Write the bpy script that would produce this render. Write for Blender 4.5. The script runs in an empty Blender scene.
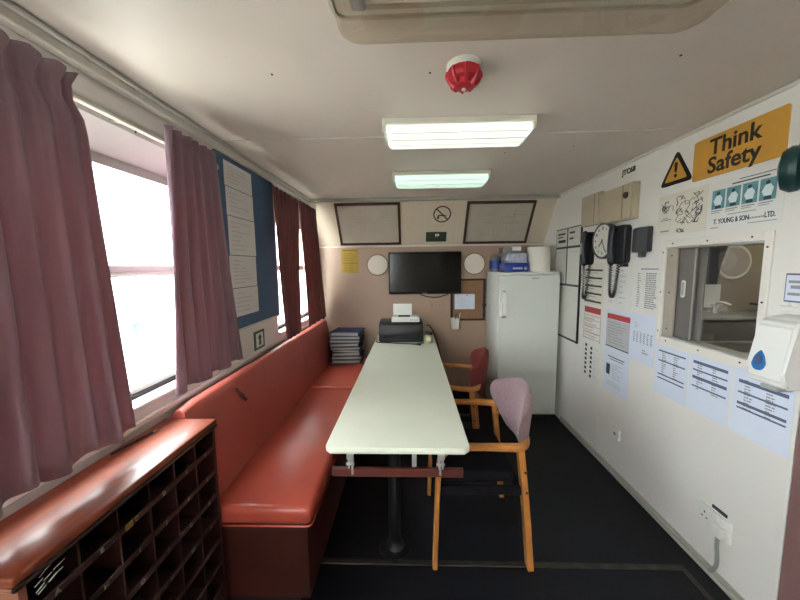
import bpy, bmesh, math, random
from mathutils import Vector, Matrix
random.seed(7)
S = bpy.context.scene
COL = S.collection
PI = math.pi

# ------------------------------------------------------------------ camera, world, exposure
def cam_axes(yaw, pitch, roll):
    cy, sy = math.cos(yaw), math.sin(yaw)
    Rz = Matrix(((cy, sy, 0), (-sy, cy, 0), (0, 0, 1)))
    B = Matrix(((1, 0, 0), (0, 0, -1), (0, 1, 0)))
    cp, sp = math.cos(pitch), math.sin(pitch)
    Rx = Matrix(((1, 0, 0), (0, cp, -sp), (0, sp, cp)))
    cr, sr = math.cos(roll), math.sin(roll)
    Rr = Matrix(((cr, -sr, 0), (sr, cr, 0), (0, 0, 1)))
    return Rr @ Rx @ B @ Rz
A = cam_axes(math.radians(1.96), math.radians(6.0), math.radians(-0.7))
cd = bpy.data.cameras.new('camera'); cam = bpy.data.objects.new('camera', cd); COL.objects.link(cam)
rm = Matrix((A[0], -A[1], -A[2])).transposed()
cam.matrix_world = Matrix.Translation((0, 0, 1.47)) @ rm.to_4x4()
cd.sensor_fit = 'HORIZONTAL'; cd.sensor_width = 36.0; cd.lens = 36.0 * 325 / 800
cd.clip_start = 0.02
S.camera = cam

wd = bpy.data.worlds.new('overcast_sky'); S.world = wd; wd.use_nodes = True
bg = wd.node_tree.nodes['Background']
bg.inputs[0].default_value = (0.93, 0.97, 1.0, 1); bg.inputs[1].default_value = 5.6
S.view_settings.view_transform = 'Standard'; S.view_settings.look = 'None'
S.view_settings.gamma = 1.0; S.view_settings.use_curve_mapping = False
S.view_settings.exposure = 2.46

ZC = 2.115     # ceiling
XR = 1.40      # right wall
XL = -1.00     # left wall
YB = 3.50      # back wall
YR = -1.30     # rear wall, behind the photographer
ZK = 1.69      # height where the back wall starts to lean in
SLA = math.atan2(0.30, ZC - ZK)

# ------------------------------------------------------------------ materials
def srgb(h):
    h = h.lstrip('#'); o = []
    for i in (0, 2, 4):
        c = int(h[i:i+2], 16) / 255
        o.append(c / 12.92 if c <= 0.04045 else ((c + 0.055) / 1.055) ** 2.4)
    return (o[0], o[1], o[2], 1)
MATS = {}
def mat(name, col, rough=0.5, metal=0.0, var=0.0, scale=8.0, bump=0.0, bscale=60.0, spec=0.5, coat=0.0, emit=None, estr=0.0, trans=0.0, stretch=None, sheen=0.0, alpha=1.0):
    m = bpy.data.materials.new(name); m.use_nodes = True
    nt = m.node_tree; b = nt.nodes['Principled BSDF']
    c = srgb(col) if isinstance(col, str) else col
    b.inputs['Base Color'].default_value = c
    b.inputs['Roughness'].default_value = rough; b.inputs['Metallic'].default_value = metal
    b.inputs['Specular IOR Level'].default_value = spec
    b.inputs['Coat Weight'].default_value = coat; b.inputs['Coat Roughness'].default_value = 0.12
    b.inputs['Sheen Weight'].default_value = sheen
    if emit:
        b.inputs['Emission Color'].default_value = srgb(emit); b.inputs['Emission Strength'].default_value = estr
    b.inputs['Transmission Weight'].default_value = trans
    if var > 0 or bump > 0:
        tc = nt.nodes.new('ShaderNodeTexCoord'); mp = nt.nodes.new('ShaderNodeMapping')
        nt.links.new(tc.outputs['Object'], mp.inputs[0])
        if stretch: mp.inputs['Scale'].default_value = stretch
    if var > 0:
        n = nt.nodes.new('ShaderNodeTexNoise'); n.inputs['Scale'].default_value = scale; n.inputs['Detail'].default_value = 5
        nt.links.new(mp.outputs[0], n.inputs['Vector'])
        r = nt.nodes.new('ShaderNodeValToRGB')
        r.color_ramp.elements[0].position = 0.3; r.color_ramp.elements[1].position = 0.7
        r.color_ramp.elements[0].color = (c[0]*(1-var), c[1]*(1-var), c[2]*(1-var), 1)
        r.color_ramp.elements[1].color = (min(1, c[0]*(1+var)), min(1, c[1]*(1+var)), min(1, c[2]*(1+var)), 1)
        nt.links.new(n.outputs['Fac'], r.inputs[0]); nt.links.new(r.outputs[0], b.inputs['Base Color'])
    if bump > 0:
        n2 = nt.nodes.new('ShaderNodeTexNoise'); n2.inputs['Scale'].default_value = bscale; n2.inputs['Detail'].default_value = 3
        nt.links.new(mp.outputs[0], n2.inputs['Vector'])
        bp = nt.nodes.new('ShaderNodeBump'); bp.inputs['Strength'].default_value = bump; bp.inputs['Distance'].default_value = 0.004
        nt.links.new(n2.outputs['Fac'], bp.inputs['Height']); nt.links.new(bp.outputs[0], b.inputs['Normal'])
    MATS[name] = m; return m
def glass(name, tint=(1, 1, 1, 1), gloss=0.06):
    m = bpy.data.materials.new(name); m.use_nodes = True; nt = m.node_tree
    for n in list(nt.nodes): nt.nodes.remove(n)
    o = nt.nodes.new('ShaderNodeOutputMaterial'); t = nt.nodes.new('ShaderNodeBsdfTransparent'); g = nt.nodes.new('ShaderNodeBsdfGlossy')
    t.inputs[0].default_value = tint; g.inputs['Roughness'].default_value = 0.02
    x = nt.nodes.new('ShaderNodeMixShader'); x.inputs[0].default_value = gloss
    nt.links.new(t.outputs[0], x.inputs[1]); nt.links.new(g.outputs[0], x.inputs[2]); nt.links.new(x.outputs[0], o.inputs[0])
    MATS[name] = m; return m
def cloth(name, col, tcol, amount, var=0.14, scale=14):
    m = mat(name, col, 0.9, var=var, scale=scale, bump=0.25, bscale=400, spec=0.2, sheen=0.25, stretch=(3, 3, 0.25))
    nt = m.node_tree; b = nt.nodes['Principled BSDF']; o = nt.nodes['Material Output']
    t = nt.nodes.new('ShaderNodeBsdfTranslucent'); t.inputs[0].default_value = srgb(tcol)
    x = nt.nodes.new('ShaderNodeMixShader'); x.inputs[0].default_value = amount
    nt.links.new(b.outputs[0], x.inputs[1]); nt.links.new(t.outputs[0], x.inputs[2]); nt.links.new(x.outputs[0], o.inputs[0])
    return m

M = MATS
mat('wall_tan', '#af937f', 0.45, var=0.03, scale=2.5, bump=0.03, bscale=30)
mat('wall_cream', '#d2c3af', 0.45, var=0.03, scale=2.5, bump=0.03, bscale=30)
mat('wall_white', '#dfdbd6', 0.4, var=0.025, scale=2.0, bump=0.03, bscale=25)
mat('ceiling_white', '#d3c8bd', 0.5, var=0.04, scale=1.6, bump=0.03, bscale=20)
mat('trim_white', '#cfcabf', 0.45, var=0.03, scale=6)
mat('trim_grey', '#a9a69c', 0.5, var=0.05, scale=10)
mat('floor_black', '#0d0e15', 0.55, var=0.25, scale=40, bump=0.35, bscale=220, spec=0.3)
mat('floor_strip', '#3a352f', 0.5, metal=0.4, var=0.3, scale=20)
mat('leather', '#ae4b3c', 0.33, var=0.10, scale=5, bump=0.10, bscale=90, spec=0.5)
mat('leather_back', '#b45a50', 0.42, var=0.08, scale=5, bump=0.10, bscale=90, spec=0.45)
mat('bench_wood', '#3f1810', 0.5, var=0.2, scale=6, stretch=(1, 8, 1))
mat('cab_wood', '#33201d', 0.42, var=0.25, scale=9, stretch=(6, 1, 6), bump=0.05)
mat('cab_top', '#7c3820', 0.42, var=0.28, scale=7, stretch=(9, 1, 4), bump=0.04, bscale=40, coat=0.12)
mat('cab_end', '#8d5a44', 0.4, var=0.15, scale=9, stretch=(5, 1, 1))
mat('brass', '#a58a4a', 0.4, metal=0.6)
mat('chalk', '#c9cabf', 0.8)
mat('label_white', '#8f8c80', 0.7)
mat('laminate', '#dfe2d2', 0.32, var=0.02, scale=3)
mat('laminate_edge', '#d3d2c2', 0.4)
mat('apron_red', '#5a2a22', 0.45, var=0.15, scale=10)
mat('steel', '#c4c4c0', 0.3, metal=0.7)
mat('dark_metal', '#101012', 0.5, metal=0.2)
mat('beech', '#b9793c', 0.4, var=0.14, scale=12, stretch=(2, 2, 2), bump=0.03)
mat('mauve_fabric', '#8f757b', 0.95, var=0.10, scale=60, bump=0.3, bscale=350, spec=0.1, sheen=0.2)
mat('maroon_fabric', '#6e2f2c', 0.8, var=0.1, scale=60, bump=0.3, bscale=350, spec=0.2)
mat('seat_fabric', '#17161a', 0.95, var=0.1, scale=60, bump=0.3, bscale=350, spec=0.1)
cloth('curtain_maroon_hazed', '#8f7680', '#945c64', 0.20)  # greyer and paler than the cloth, with some lens haze mixed into the colour
cloth('curtain_red', '#744a4a', '#8e4038', 0.16)
mat('win_alu', '#b4b2ab', 0.4, metal=0.5)
mat('rubber', '#17181a', 0.6)
glass('pane', (0.96, 0.98, 0.97, 1), 0.05)
glass('hatch_glass', (0.9, 0.91, 0.9, 1), 0.10)
mat('board_blue', '#44607c', 0.85, var=0.08, scale=50, bump=0.2, bscale=300)
mat('paper', '#dcdad6', 0.7, var=0.02, scale=6)
mat('paper_blue', '#d3d9e8', 0.7, var=0.02, scale=6)
mat('paper_warm', '#d8d2c4', 0.7, var=0.03, scale=6)
mat('ink_grey', '#8d8d92', 0.8); mat('ink_dark', '#33363c', 0.8); mat('ink_navy', '#566080', 0.7)
mat('ink_pale', '#b7b7ba', 0.8); mat('ink_red', '#b2423f', 0.7); mat('ink_pink', '#c39a92', 0.8)
mat('green_sign', '#2c6a48', 0.6); mat('dark_green_sign', '#2a3a2a', 0.6)
mat('teal_photo', '#5c8f97', 0.6, var=0.25, scale=40); mat('teal_dark', '#22474f', 0.7); mat('photo_white', '#d6e2e4', 0.7)
mat('fridge_white', '#d8dbd4', 0.3, var=0.015, scale=3)
mat('handle_white', '#f2f1ec', 0.25)
mat('fridge_gasket', '#8a8c88', 0.6)
mat('tv_black', '#08090a', 0.4, spec=0.3); mat('tv_screen', '#06080a', 0.15, spec=0.25)
mat('frame_wood', '#4a2a20', 0.5, var=0.15, scale=15)
mat('plan_paper', '#b9b1a2', 0.35, var=0.05, scale=8)
mat('cork', '#8e6a50', 0.9, var=0.15, scale=80, bump=0.3, bscale=200)
mat('yellow_note', '#b0923f', 0.7, var=0.06, scale=10); mat('yellow_ink', '#8a6a24', 0.8)
mat('round_white', '#e0d7ca', 0.4); mat('round_rim', '#8a7560', 0.5)
mat('printer_black', '#16171a', 0.4, bump=0.05, bscale=300); mat('plastic_white', '#dadad4', 0.35)
mat('plastic_grey', '#9a9a98', 0.4); mat('cable_black', '#141416', 0.5); mat('cable_grey', '#8e8e88', 0.5)
mat('folder_blue', '#26386b', 0.5); mat('folder_black', '#1b1b21', 0.5); mat('folder_navy', '#232742', 0.5); mat('pages', '#96918c', 0.8, var=0.08, scale=120, stretch=(1, 1, 20))
mat('jar_yellow', '#b9b784', 0.4); mat('jar_lid', '#2a2a2a', 0.5)
mat('roll_white', '#e3ded4', 0.9, bump=0.15, bscale=200)
mat('pack_blue', '#2a3f9a', 0.35, var=0.25, scale=25); mat('pack_clear', '#b9bccb', 0.25, var=0.2, scale=30); mat('pack_grey', '#7c7d80', 0.3, var=0.25, scale=30)
mat('box_beige', '#b5a88f', 0.5, var=0.03, scale=8); mat('box_seam', '#8a7d68', 0.6)
mat('phone_black', '#1b1d20', 0.35); mat('phone_label', '#9fa3a0', 0.5)
mat('clock_face', '#d6d5cc', 0.4); mat('clock_rim', '#63625c', 0.4, metal=0.4)
mat('speaker_grey', '#3c3d41', 0.6)
mat('sign_yellow', '#c8933a', 0.5, var=0.04, scale=20); mat('sign_black', '#221d16', 0.6)
mat('whiteboard', '#d6d4cc', 0.25); mat('tape_black', '#2b2d30', 0.6)
mat('hatch_frame', '#dfdad2', 0.35); mat('hatch_inner', '#a89f93', 0.4, var=0.04, scale=10); mat('hatch_slider', '#6f6b66', 0.4, var=0.05, scale=8)
mat('galley_wall', '#958c7d', 0.5, var=0.04, scale=5); mat('galley_dark', '#242327', 0.5)
mat('mirror_glass', '#b0a7a0', 0.2)
mat('dispenser_white', '#e4e4e0', 0.18, coat=0.4); mat('dispenser_grey', '#a6a6a4', 0.4); mat('drop_blue', '#1d6ca8', 0.25)
mat('drop_dark', '#16436f', 0.3)
mat('ear_dark', '#173a38', 0.45); mat('ear_green', '#3c8a72', 0.4)
mat('socket_white', '#dedcd8', 0.35)
mat('door_maroon', '#80605e', 0.45, var=0.1, scale=6, stretch=(4, 4, 1))
mat('detector_red', '#b3202f', 0.4, bump=0.05); 
mat('lamp_base', '#cfccbf', 0.45)
mat('lamp_lit', '#c9cfc4', 0.4, emit='#f0f7ea', estr=0.19)
mat('lamp_lit_teal', '#bcd0c6', 0.4, emit='#cdf0dc', estr=0.17)
mat('lamp_galley_added', '#e6efe2', 0.4, emit='#f2f4ec', estr=4.5)
glass('lamp_clear', (0.88, 0.85, 0.79, 1), 0.08)
mat('lamp_tray', '#b7b09d', 0.5, var=0.06, scale=6); mat('lamp_tube', '#d6d2c4', 0.3)
mat('quay', '#b8b6b0', 0.9, var=0.08, scale=1.0)
mat('post_teal', '#123b38', 0.5)
mat('outside_hull', '#d9d9d4', 0.6)

# ------------------------------------------------------------------ mesh helpers
def B_(): return bmesh.new()
def box(bm, x0, x1, y0, y1, z0, z1, bev=0.0, seg=2):
    vs = [bm.verts.new(p) for p in ((x0,y0,z0),(x1,y0,z0),(x1,y1,z0),(x0,y1,z0),(x0,y0,z1),(x1,y0,z1),(x1,y1,z1),(x0,y1,z1))]
    fs = [bm.faces.new([vs[i] for i in q]) for q in ((0,3,2,1),(4,5,6,7),(0,1,5,4),(1,2,6,5),(2,3,7,6),(3,0,4,7))]
    if bev > 0:
        es = list({e for f in fs for e in f.edges})
        bmesh.ops.bevel(bm, geom=es, offset=bev, segments=seg, profile=0.5, affect='EDGES')
    return bm
def cyl(bm, c, axis, r, h, n=24, r2=None):
    """cylinder from point c along unit axis by h"""
    a = Vector(axis).normalized(); t = a.orthogonal().normalized(); b = a.cross(t); c = Vector(c)
    r2 = r if r2 is None else r2
    lo = [bm.verts.new(c + (t*math.cos(2*PI*i/n) + b*math.sin(2*PI*i/n))*r) for i in range(n)]
    hi = [bm.verts.new(c + a*h + (t*math.cos(2*PI*i/n) + b*math.sin(2*PI*i/n))*r2) for i in range(n)]
    bm.faces.new(lo[::-1]); bm.faces.new(hi)
    for i in range(n): bm.faces.new((lo[i], lo[(i+1) % n], hi[(i+1) % n], hi[i]))
    return bm
def lathe(bm, prof, c=(0,0,0), axis=(0,0,1), n=32):
    a = Vector(axis).normalized(); t = a.orthogonal().normalized(); b = a.cross(t); c = Vector(c)
    rings = []
    for r, h in prof:
        if r < 1e-6: rings.append([bm.verts.new(c + a*h)])
        else: rings.append([bm.verts.new(c + a*h + (t*math.cos(2*PI*i/n) + b*math.sin(2*PI*i/n))*r) for i in range(n)])
    for p, q in zip(rings, rings[1:]):
        for i in range(n):
            j = (i+1) % n
            if len(p) == 1 and len(q) == 1: continue
            if len(p) == 1: bm.faces.new((p[0], q[j], q[i]))
            elif len(q) == 1: bm.faces.new((p[i], p[j], q[0]))
            else: bm.faces.new((p[i], p[j], q[j], q[i]))
    if len(rings[0]) > 1: bm.faces.new(rings[0][::-1])
    if len(rings[-1]) > 1: bm.faces.new(rings[-1])
    return bm
def tube(bm, pts, r, n=8, rect=None, up=(0,0,1)):
    """swept tube, or a swept rectangle (w,h) when rect is given"""
    P = [Vector(p) for p in pts]; rings = []
    prev = None
    for i, p in enumerate(P):
        d = (P[min(i+1, len(P)-1)] - P[max(i-1, 0)]).normalized()
        if prev is None:
            u = Vector(up) - d*d.dot(Vector(up))
            if u.length < 1e-3: u = d.orthogonal()
        else:
            u = prev - d*d.dot(prev)
        u.normalize(); prev = u; s = d.cross(u)
        if rect:
            w, h = rect[0]/2, rect[1]/2
            ring = [p + s*w*a + u*h*b for a, b in ((-1,-1),(1,-1),(1,1),(-1,1))]
        else:
            rr = r[i] if isinstance(r, (list, tuple)) else r
            ring = [p + (s*math.cos(2*PI*k/n) + u*math.sin(2*PI*k/n))*rr for k in range(n)]
        rings.append([bm.verts.new(q) for q in ring])
    m = len(rings[0])
    for a, b in zip(rings, rings[1:]):
        for k in range(m): bm.faces.new((a[k], a[(k+1) % m], b[(k+1) % m], b[k]))
    bm.faces.new(rings[0][::-1]); bm.faces.new(rings[-1])
    return bm
def prism(bm, poly, y0, y1):
    """polygon of (x,z) extruded along y"""
    lo = [bm.verts.new((x, y0, z)) for x, z in poly]; hi = [bm.verts.new((x, y1, z)) for x, z in poly]
    n = len(poly); bm.faces.new(lo); bm.faces.new(hi[::-1])
    for i in range(n): bm.faces.new((lo[i], hi[i], hi[(i+1) % n], lo[(i+1) % n]))
    return bm
def prism_z(bm, poly, z0, z1):
    lo = [bm.verts.new((x, y, z0)) for x, y in poly]; hi = [bm.verts.new((x, y, z1)) for x, y in poly]
    n = len(poly); bm.faces.new(lo[::-1]); bm.faces.new(hi)
    for i in range(n): bm.faces.new((lo[i], lo[(i+1) % n], hi[(i+1) % n], hi[i]))
    return bm
def spline(pts, k=8):
    P = [Vector(p) for p in pts]; P = [P[0]*2-P[1]] + P + [P[-1]*2-P[-2]]; out = []
    for i in range(1, len(P)-2):
        a, b, c, d = P[i-1:i+3]
        for j in range(k):
            t = j/k
            out.append(0.5*((2*b) + (c-a)*t + (2*a-5*b+4*c-d)*t*t + (3*b-a-3*c+d)*t**3))
    out.append(P[-2]); return out
def rrect(x0, x1, z0, z1, r, n=5):
    o = []
    for cx, cz, a0 in ((x1-r, z0+r, -PI/2), (x1-r, z1-r, 0), (x0+r, z1-r, PI/2), (x0+r, z0+r, PI)):
        for i in range(n+1): a = a0 + i*PI/2/n; o.append((cx + r*math.cos(a), cz + r*math.sin(a)))
    return o
def obj(name, bm, m, parent=None, smooth=False, flat_angle=None):
    me = bpy.data.meshes.new(name)
    bmesh.ops.recalc_face_normals(bm, faces=bm.faces[:])
    bm.to_mesh(me); bm.free()
    me.materials.append(M[m])
    if smooth:
        me.shade_smooth()
        try: me.set_sharp_from_angle(angle=math.radians(flat_angle or 35))
        except Exception: pass
    o = bpy.data.objects.new(name, me); COL.objects.link(o)
    if parent: o.parent = parent
    return o
def shared(name, me, parent, loc=(0,0,0)):
    o = bpy.data.objects.new(name, me); COL.objects.link(o); o.parent = parent; o.location = loc; return o
def tag(o, label, cat, group=None):
    o['label'] = label; o['category'] = cat
    if group: o['group'] = group
    return o
def thing(name, label, cat, loc=(0,0,0), rz=0, group=None, rx=0):
    o = bpy.data.objects.new(name, None); COL.objects.link(o); o.empty_display_size = 0.05
    o.location = loc; o.rotation_euler = (rx, 0, rz)
    return tag(o, label, cat, group)
def struct(name, bm, m, smooth=False):
    o = obj(name, bm, m, None, smooth); o['kind'] = 'structure'; return o
def copy_tree(o, parent=None):
    c = o.copy(); COL.objects.link(c); c.parent = parent
    for ch in list(o.children): copy_tree(ch, c)
    return c
RW = -PI/2      # frame of the right wall: local x -> -Y, local y -> +X (into wall)
LW = PI/2
def on_right(name, label, cat, yc, z, group=None): return thing(name, label, cat, (XR, yc, z), RW, group)
def on_left(name, label, cat, yc, z, group=None): return thing(name, label, cat, (XL, yc, z), LW, group)
def on_back(name, label, cat, x, z, group=None): return thing(name, label, cat, (x, YB, z), 0, group)
def on_slope(name, label, cat, x, s, group=None):
    return thing(name, label, cat, (x, YB - s*math.sin(SLA), ZK + s*math.cos(SLA)), 0, group, SLA)
def text_part(s, size, m, parent, x=0, z=0, y=-0.002, align='CENTER', bold=0.0, shear=0.0, sx=1.0, name='lettering', rz=0):
    cu = bpy.data.curves.new('lettering', 'FONT'); cu.body = s; cu.size = size; cu.align_x = align; cu.align_y = 'CENTER'
    cu.extrude = 0.0006; cu.offset = bold; cu.shear = shear; cu.resolution_u = 3; cu.space_line = 0.85
    t = bpy.data.objects.new('tmp_lettering', cu); COL.objects.link(t)
    bpy.context.view_layer.update()
    me = bpy.data.meshes.new_from_object(t.evaluated_get(bpy.context.evaluated_depsgraph_get()))
    bpy.data.objects.remove(t); bpy.data.curves.remove(cu)
    me.transform(Matrix.Translation((x, y, z)) @ Matrix.Rotation(PI/2, 4, 'X') @ Matrix.Rotation(rz, 4, 'Z') @ Matrix.Scale(sx, 4, (1, 0, 0)))
    me.name = name; me.materials.clear(); me.materials.append(M[m])
    o = bpy.data.objects.new(name, me); COL.objects.link(o); o.parent = parent; return o
def wall_cells(bm, us, zs, holes, mk):
    """boxes for every cell of the grid that is not a hole"""
    for i in range(len(us)-1):
        for j in range(len(zs)-1):
            uc, zc = (us[i]+us[i+1])/2, (zs[j]+zs[j+1])/2
            if any(a < uc < b and c < zc < d for a, b, c, d in holes): continue
            mk(bm, us[i], us[i+1], zs[j], zs[j+1])
def screw_mesh():
    bm = B_(); cyl(bm, (0, 0, 0), (0, -1, 0), 0.004, 0.002, 8); me = bpy.data.meshes.new('screw'); bm.to_mesh(me); bm.free(); me.materials.append(M['sign_black']); return me
SCREW = screw_mesh()
def screw(parent, x, y, z, rx=0):
    o = shared('screw', SCREW, parent, (x, y, z)); o.rotation_euler = (rx, 0, 0); return o

# ------------------------------------------------------------------ structure
fl = struct('floor', box(B_(), -1.3, XR+0.05, YR-0.1, YB+0.1, -0.06, 0), 'floor_black')
bm = B_(); box(bm, -0.55, 1.31, 1.455, 1.485, 0, 0.006, 0.002, 1); obj('threshold_strip', bm, 'floor_strip', fl)
bm = B_(); box(bm, 1.285, 1.31, 0.2, 1.455, 0, 0.006, 0.002, 1); obj('threshold_strip', bm, 'floor_strip', fl)

ce = struct('ceiling', box(B_(), -1.3, XR+0.05, YR-0.1, YB+0.1, ZC+0.012, ZC+0.06), 'trim_grey')
for a, b in ((YR-0.1, -0.02), (-0.014, 1.702), (1.708, YB-0.2)):
    bm = B_(); box(bm, -1.05, XR+0.02, a, b, ZC, ZC+0.0118, 0.002, 1); obj('ceiling_panel', bm, 'ceiling_white', ce)
for y in (1.705, -0.017):
    bm = B_(); box(bm, XL+0.05, XR-0.02, y-0.005, y+0.005, ZC-0.003, ZC); obj('joint_strip', bm, 'trim_white', ce)
for x, y in ((-0.37, 0.78), (0.07, 1.17), (0.85, 1.12), (-0.46, 1.15), (0.9, 1.9), (0.1, 2.6), (0.55, 1.98)):
    screw(ce, x, y, ZC, PI/2)

# back wall: upright lower half and a leaning upper half
wb = struct('wall_back', box(B_(), -1.2, XR+0.05, YB, YB+0.05, 0, ZK), 'wall_tan')
bm = B_(); t = 0.05; L = (ZC-ZK)/math.cos(SLA)+0.01
box(bm, -1.2, XR+0.05, 0, t, 0, L); bmesh.ops.transform(bm, matrix=Matrix.Translation((0, YB, ZK)) @ Matrix.Rotation(SLA, 4, 'X'), verts=bm.verts[:])
struct('wall_back_leaning', bm, 'wall_cream')
struct('trim_1', box(B_(), XL+0.02, XR, YB-0.006, YB, ZK-0.02, ZK-0.002, 0.002, 1), 'trim_white')
struct('trim_2', box(B_(), XL+0.03, XR, YB-0.345, YB-0.30, ZC-0.03, ZC-0.001, 0.004, 1), 'trim_grey')
bm = B_()
for x in (0.145, 0.475):
    box(bm, x-0.004, x+0.004, -0.003, 0, 0.02, L-0.04)
bmesh.ops.transform(bm, matrix=Matrix.Translation((0, YB, ZK)) @ Matrix.Rotation(SLA, 4, 'X'), verts=bm.verts[:])
struct('trim_3', bm, 'trim_white')

# right wall with the hatch opening and the doorway
HY0, HY1, HZ0, HZ1 = 1.338, 1.842, 1.06, 1.556
DY0, DY1, DZ1 = 0.32, 1.175, 1.98
bm = B_()
wall_cells(bm, [YR-0.05, DY0, DY1, HY0, HY1, YB+0.05], [0, HZ0, HZ1, DZ1, ZC+0.01], [(HY0, HY1, HZ0, HZ1), (DY0, DY1, 0, DZ1)],
           lambda b, u0, u1, z0, z1: box(b, XR, XR+0.05, u0, u1, z0, z1))
struct('wall_right', bm, 'wall_white')
bm = B_(); box(bm, XR-0.012, XR, DY1+0.004, 2.98, 0, 0.022, 0.003, 1); box(bm, XR-0.006, XR, DY1+0.004, 2.98, 0.022, 0.05, 0.002, 1)
struct('baseboard_right', bm, 'trim_grey')
bm = B_(); box(bm, XR-0.018, XR, DY1+0.02, YB-0.35, ZC-0.016, ZC-0.001, 0.004, 1)
tr = struct('trim_4', bm, 'trim_white')
bm = B_(); box(bm, XR-0.002, XR, 2.388, 2.398, 0.05, 1.46); struct('trim_5', bm, 'wall_white')
dr = struct('door_1', box(B_(), XR-0.002, XR+0.044, DY0+0.006, DY1-0.003, 0.01, DZ1-0.01, 0.003, 1), 'door_maroon')
bm = B_(); cyl(bm, (XR+0.004, DY0+0.09, 1.0), (-1, 0, 0), 0.011, 0.045, 12); tube(bm, [(XR-0.04, DY0+0.09, 1.0), (XR-0.04, DY0+0.2, 1.0)], 0.009, 10)
obj('door_handle', bm, 'steel', dr)
bm = B_()
box(bm, XR-0.008, XR, DY0-0.03, DY0, 0, DZ1+0.02); box(bm, XR-0.008, XR, DY0, DY1-0.004, DZ1, DZ1+0.02)
struct('trim_6', bm, 'wall_white')

# rear wall behind the photographer, with an unseen window added for daylight
RX0, RX1, RZ0, RZ1 = -0.93, -0.50, 0.92, 1.92
bm = B_()
wall_cells(bm, [-1.3, RX0, RX1, XR+0.05], [0, RZ0, RZ1, ZC+0.01], [(RX0, RX1, RZ0, RZ1)], lambda b, u0, u1, z0, z1: box(b, u0, u1, YR-0.06, YR, z0, z1))
struct('wall_rear', bm, 'wall_cream')
wr = bpy.data.objects.new('window_4', None); COL.objects.link(wr); wr.location = ((RX0+RX1)/2, YR-0.03, RZ0); wr['kind'] = 'structure'
w, h = (RX1-RX0)/2, RZ1-RZ0
for nm, a in (('frame_side', (-w, -w+0.03, 0, h)), ('frame_side', (w-0.03, w, 0, h)), ('frame_rail', (-w+0.03, w-0.03, 0, 0.03)), ('frame_rail', (-w+0.03, w-0.03, h-0.03, h))):
    bm = B_(); box(bm, a[0], a[1], -0.02, 0.02, a[2], a[3], 0.003, 1); obj(nm, bm, 'win_alu', wr)
bm = B_(); box(bm, -w+0.03, w-0.03, -0.002, 0.002, 0.03, h-0.03); obj('pane', bm, 'pane', wr)

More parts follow.
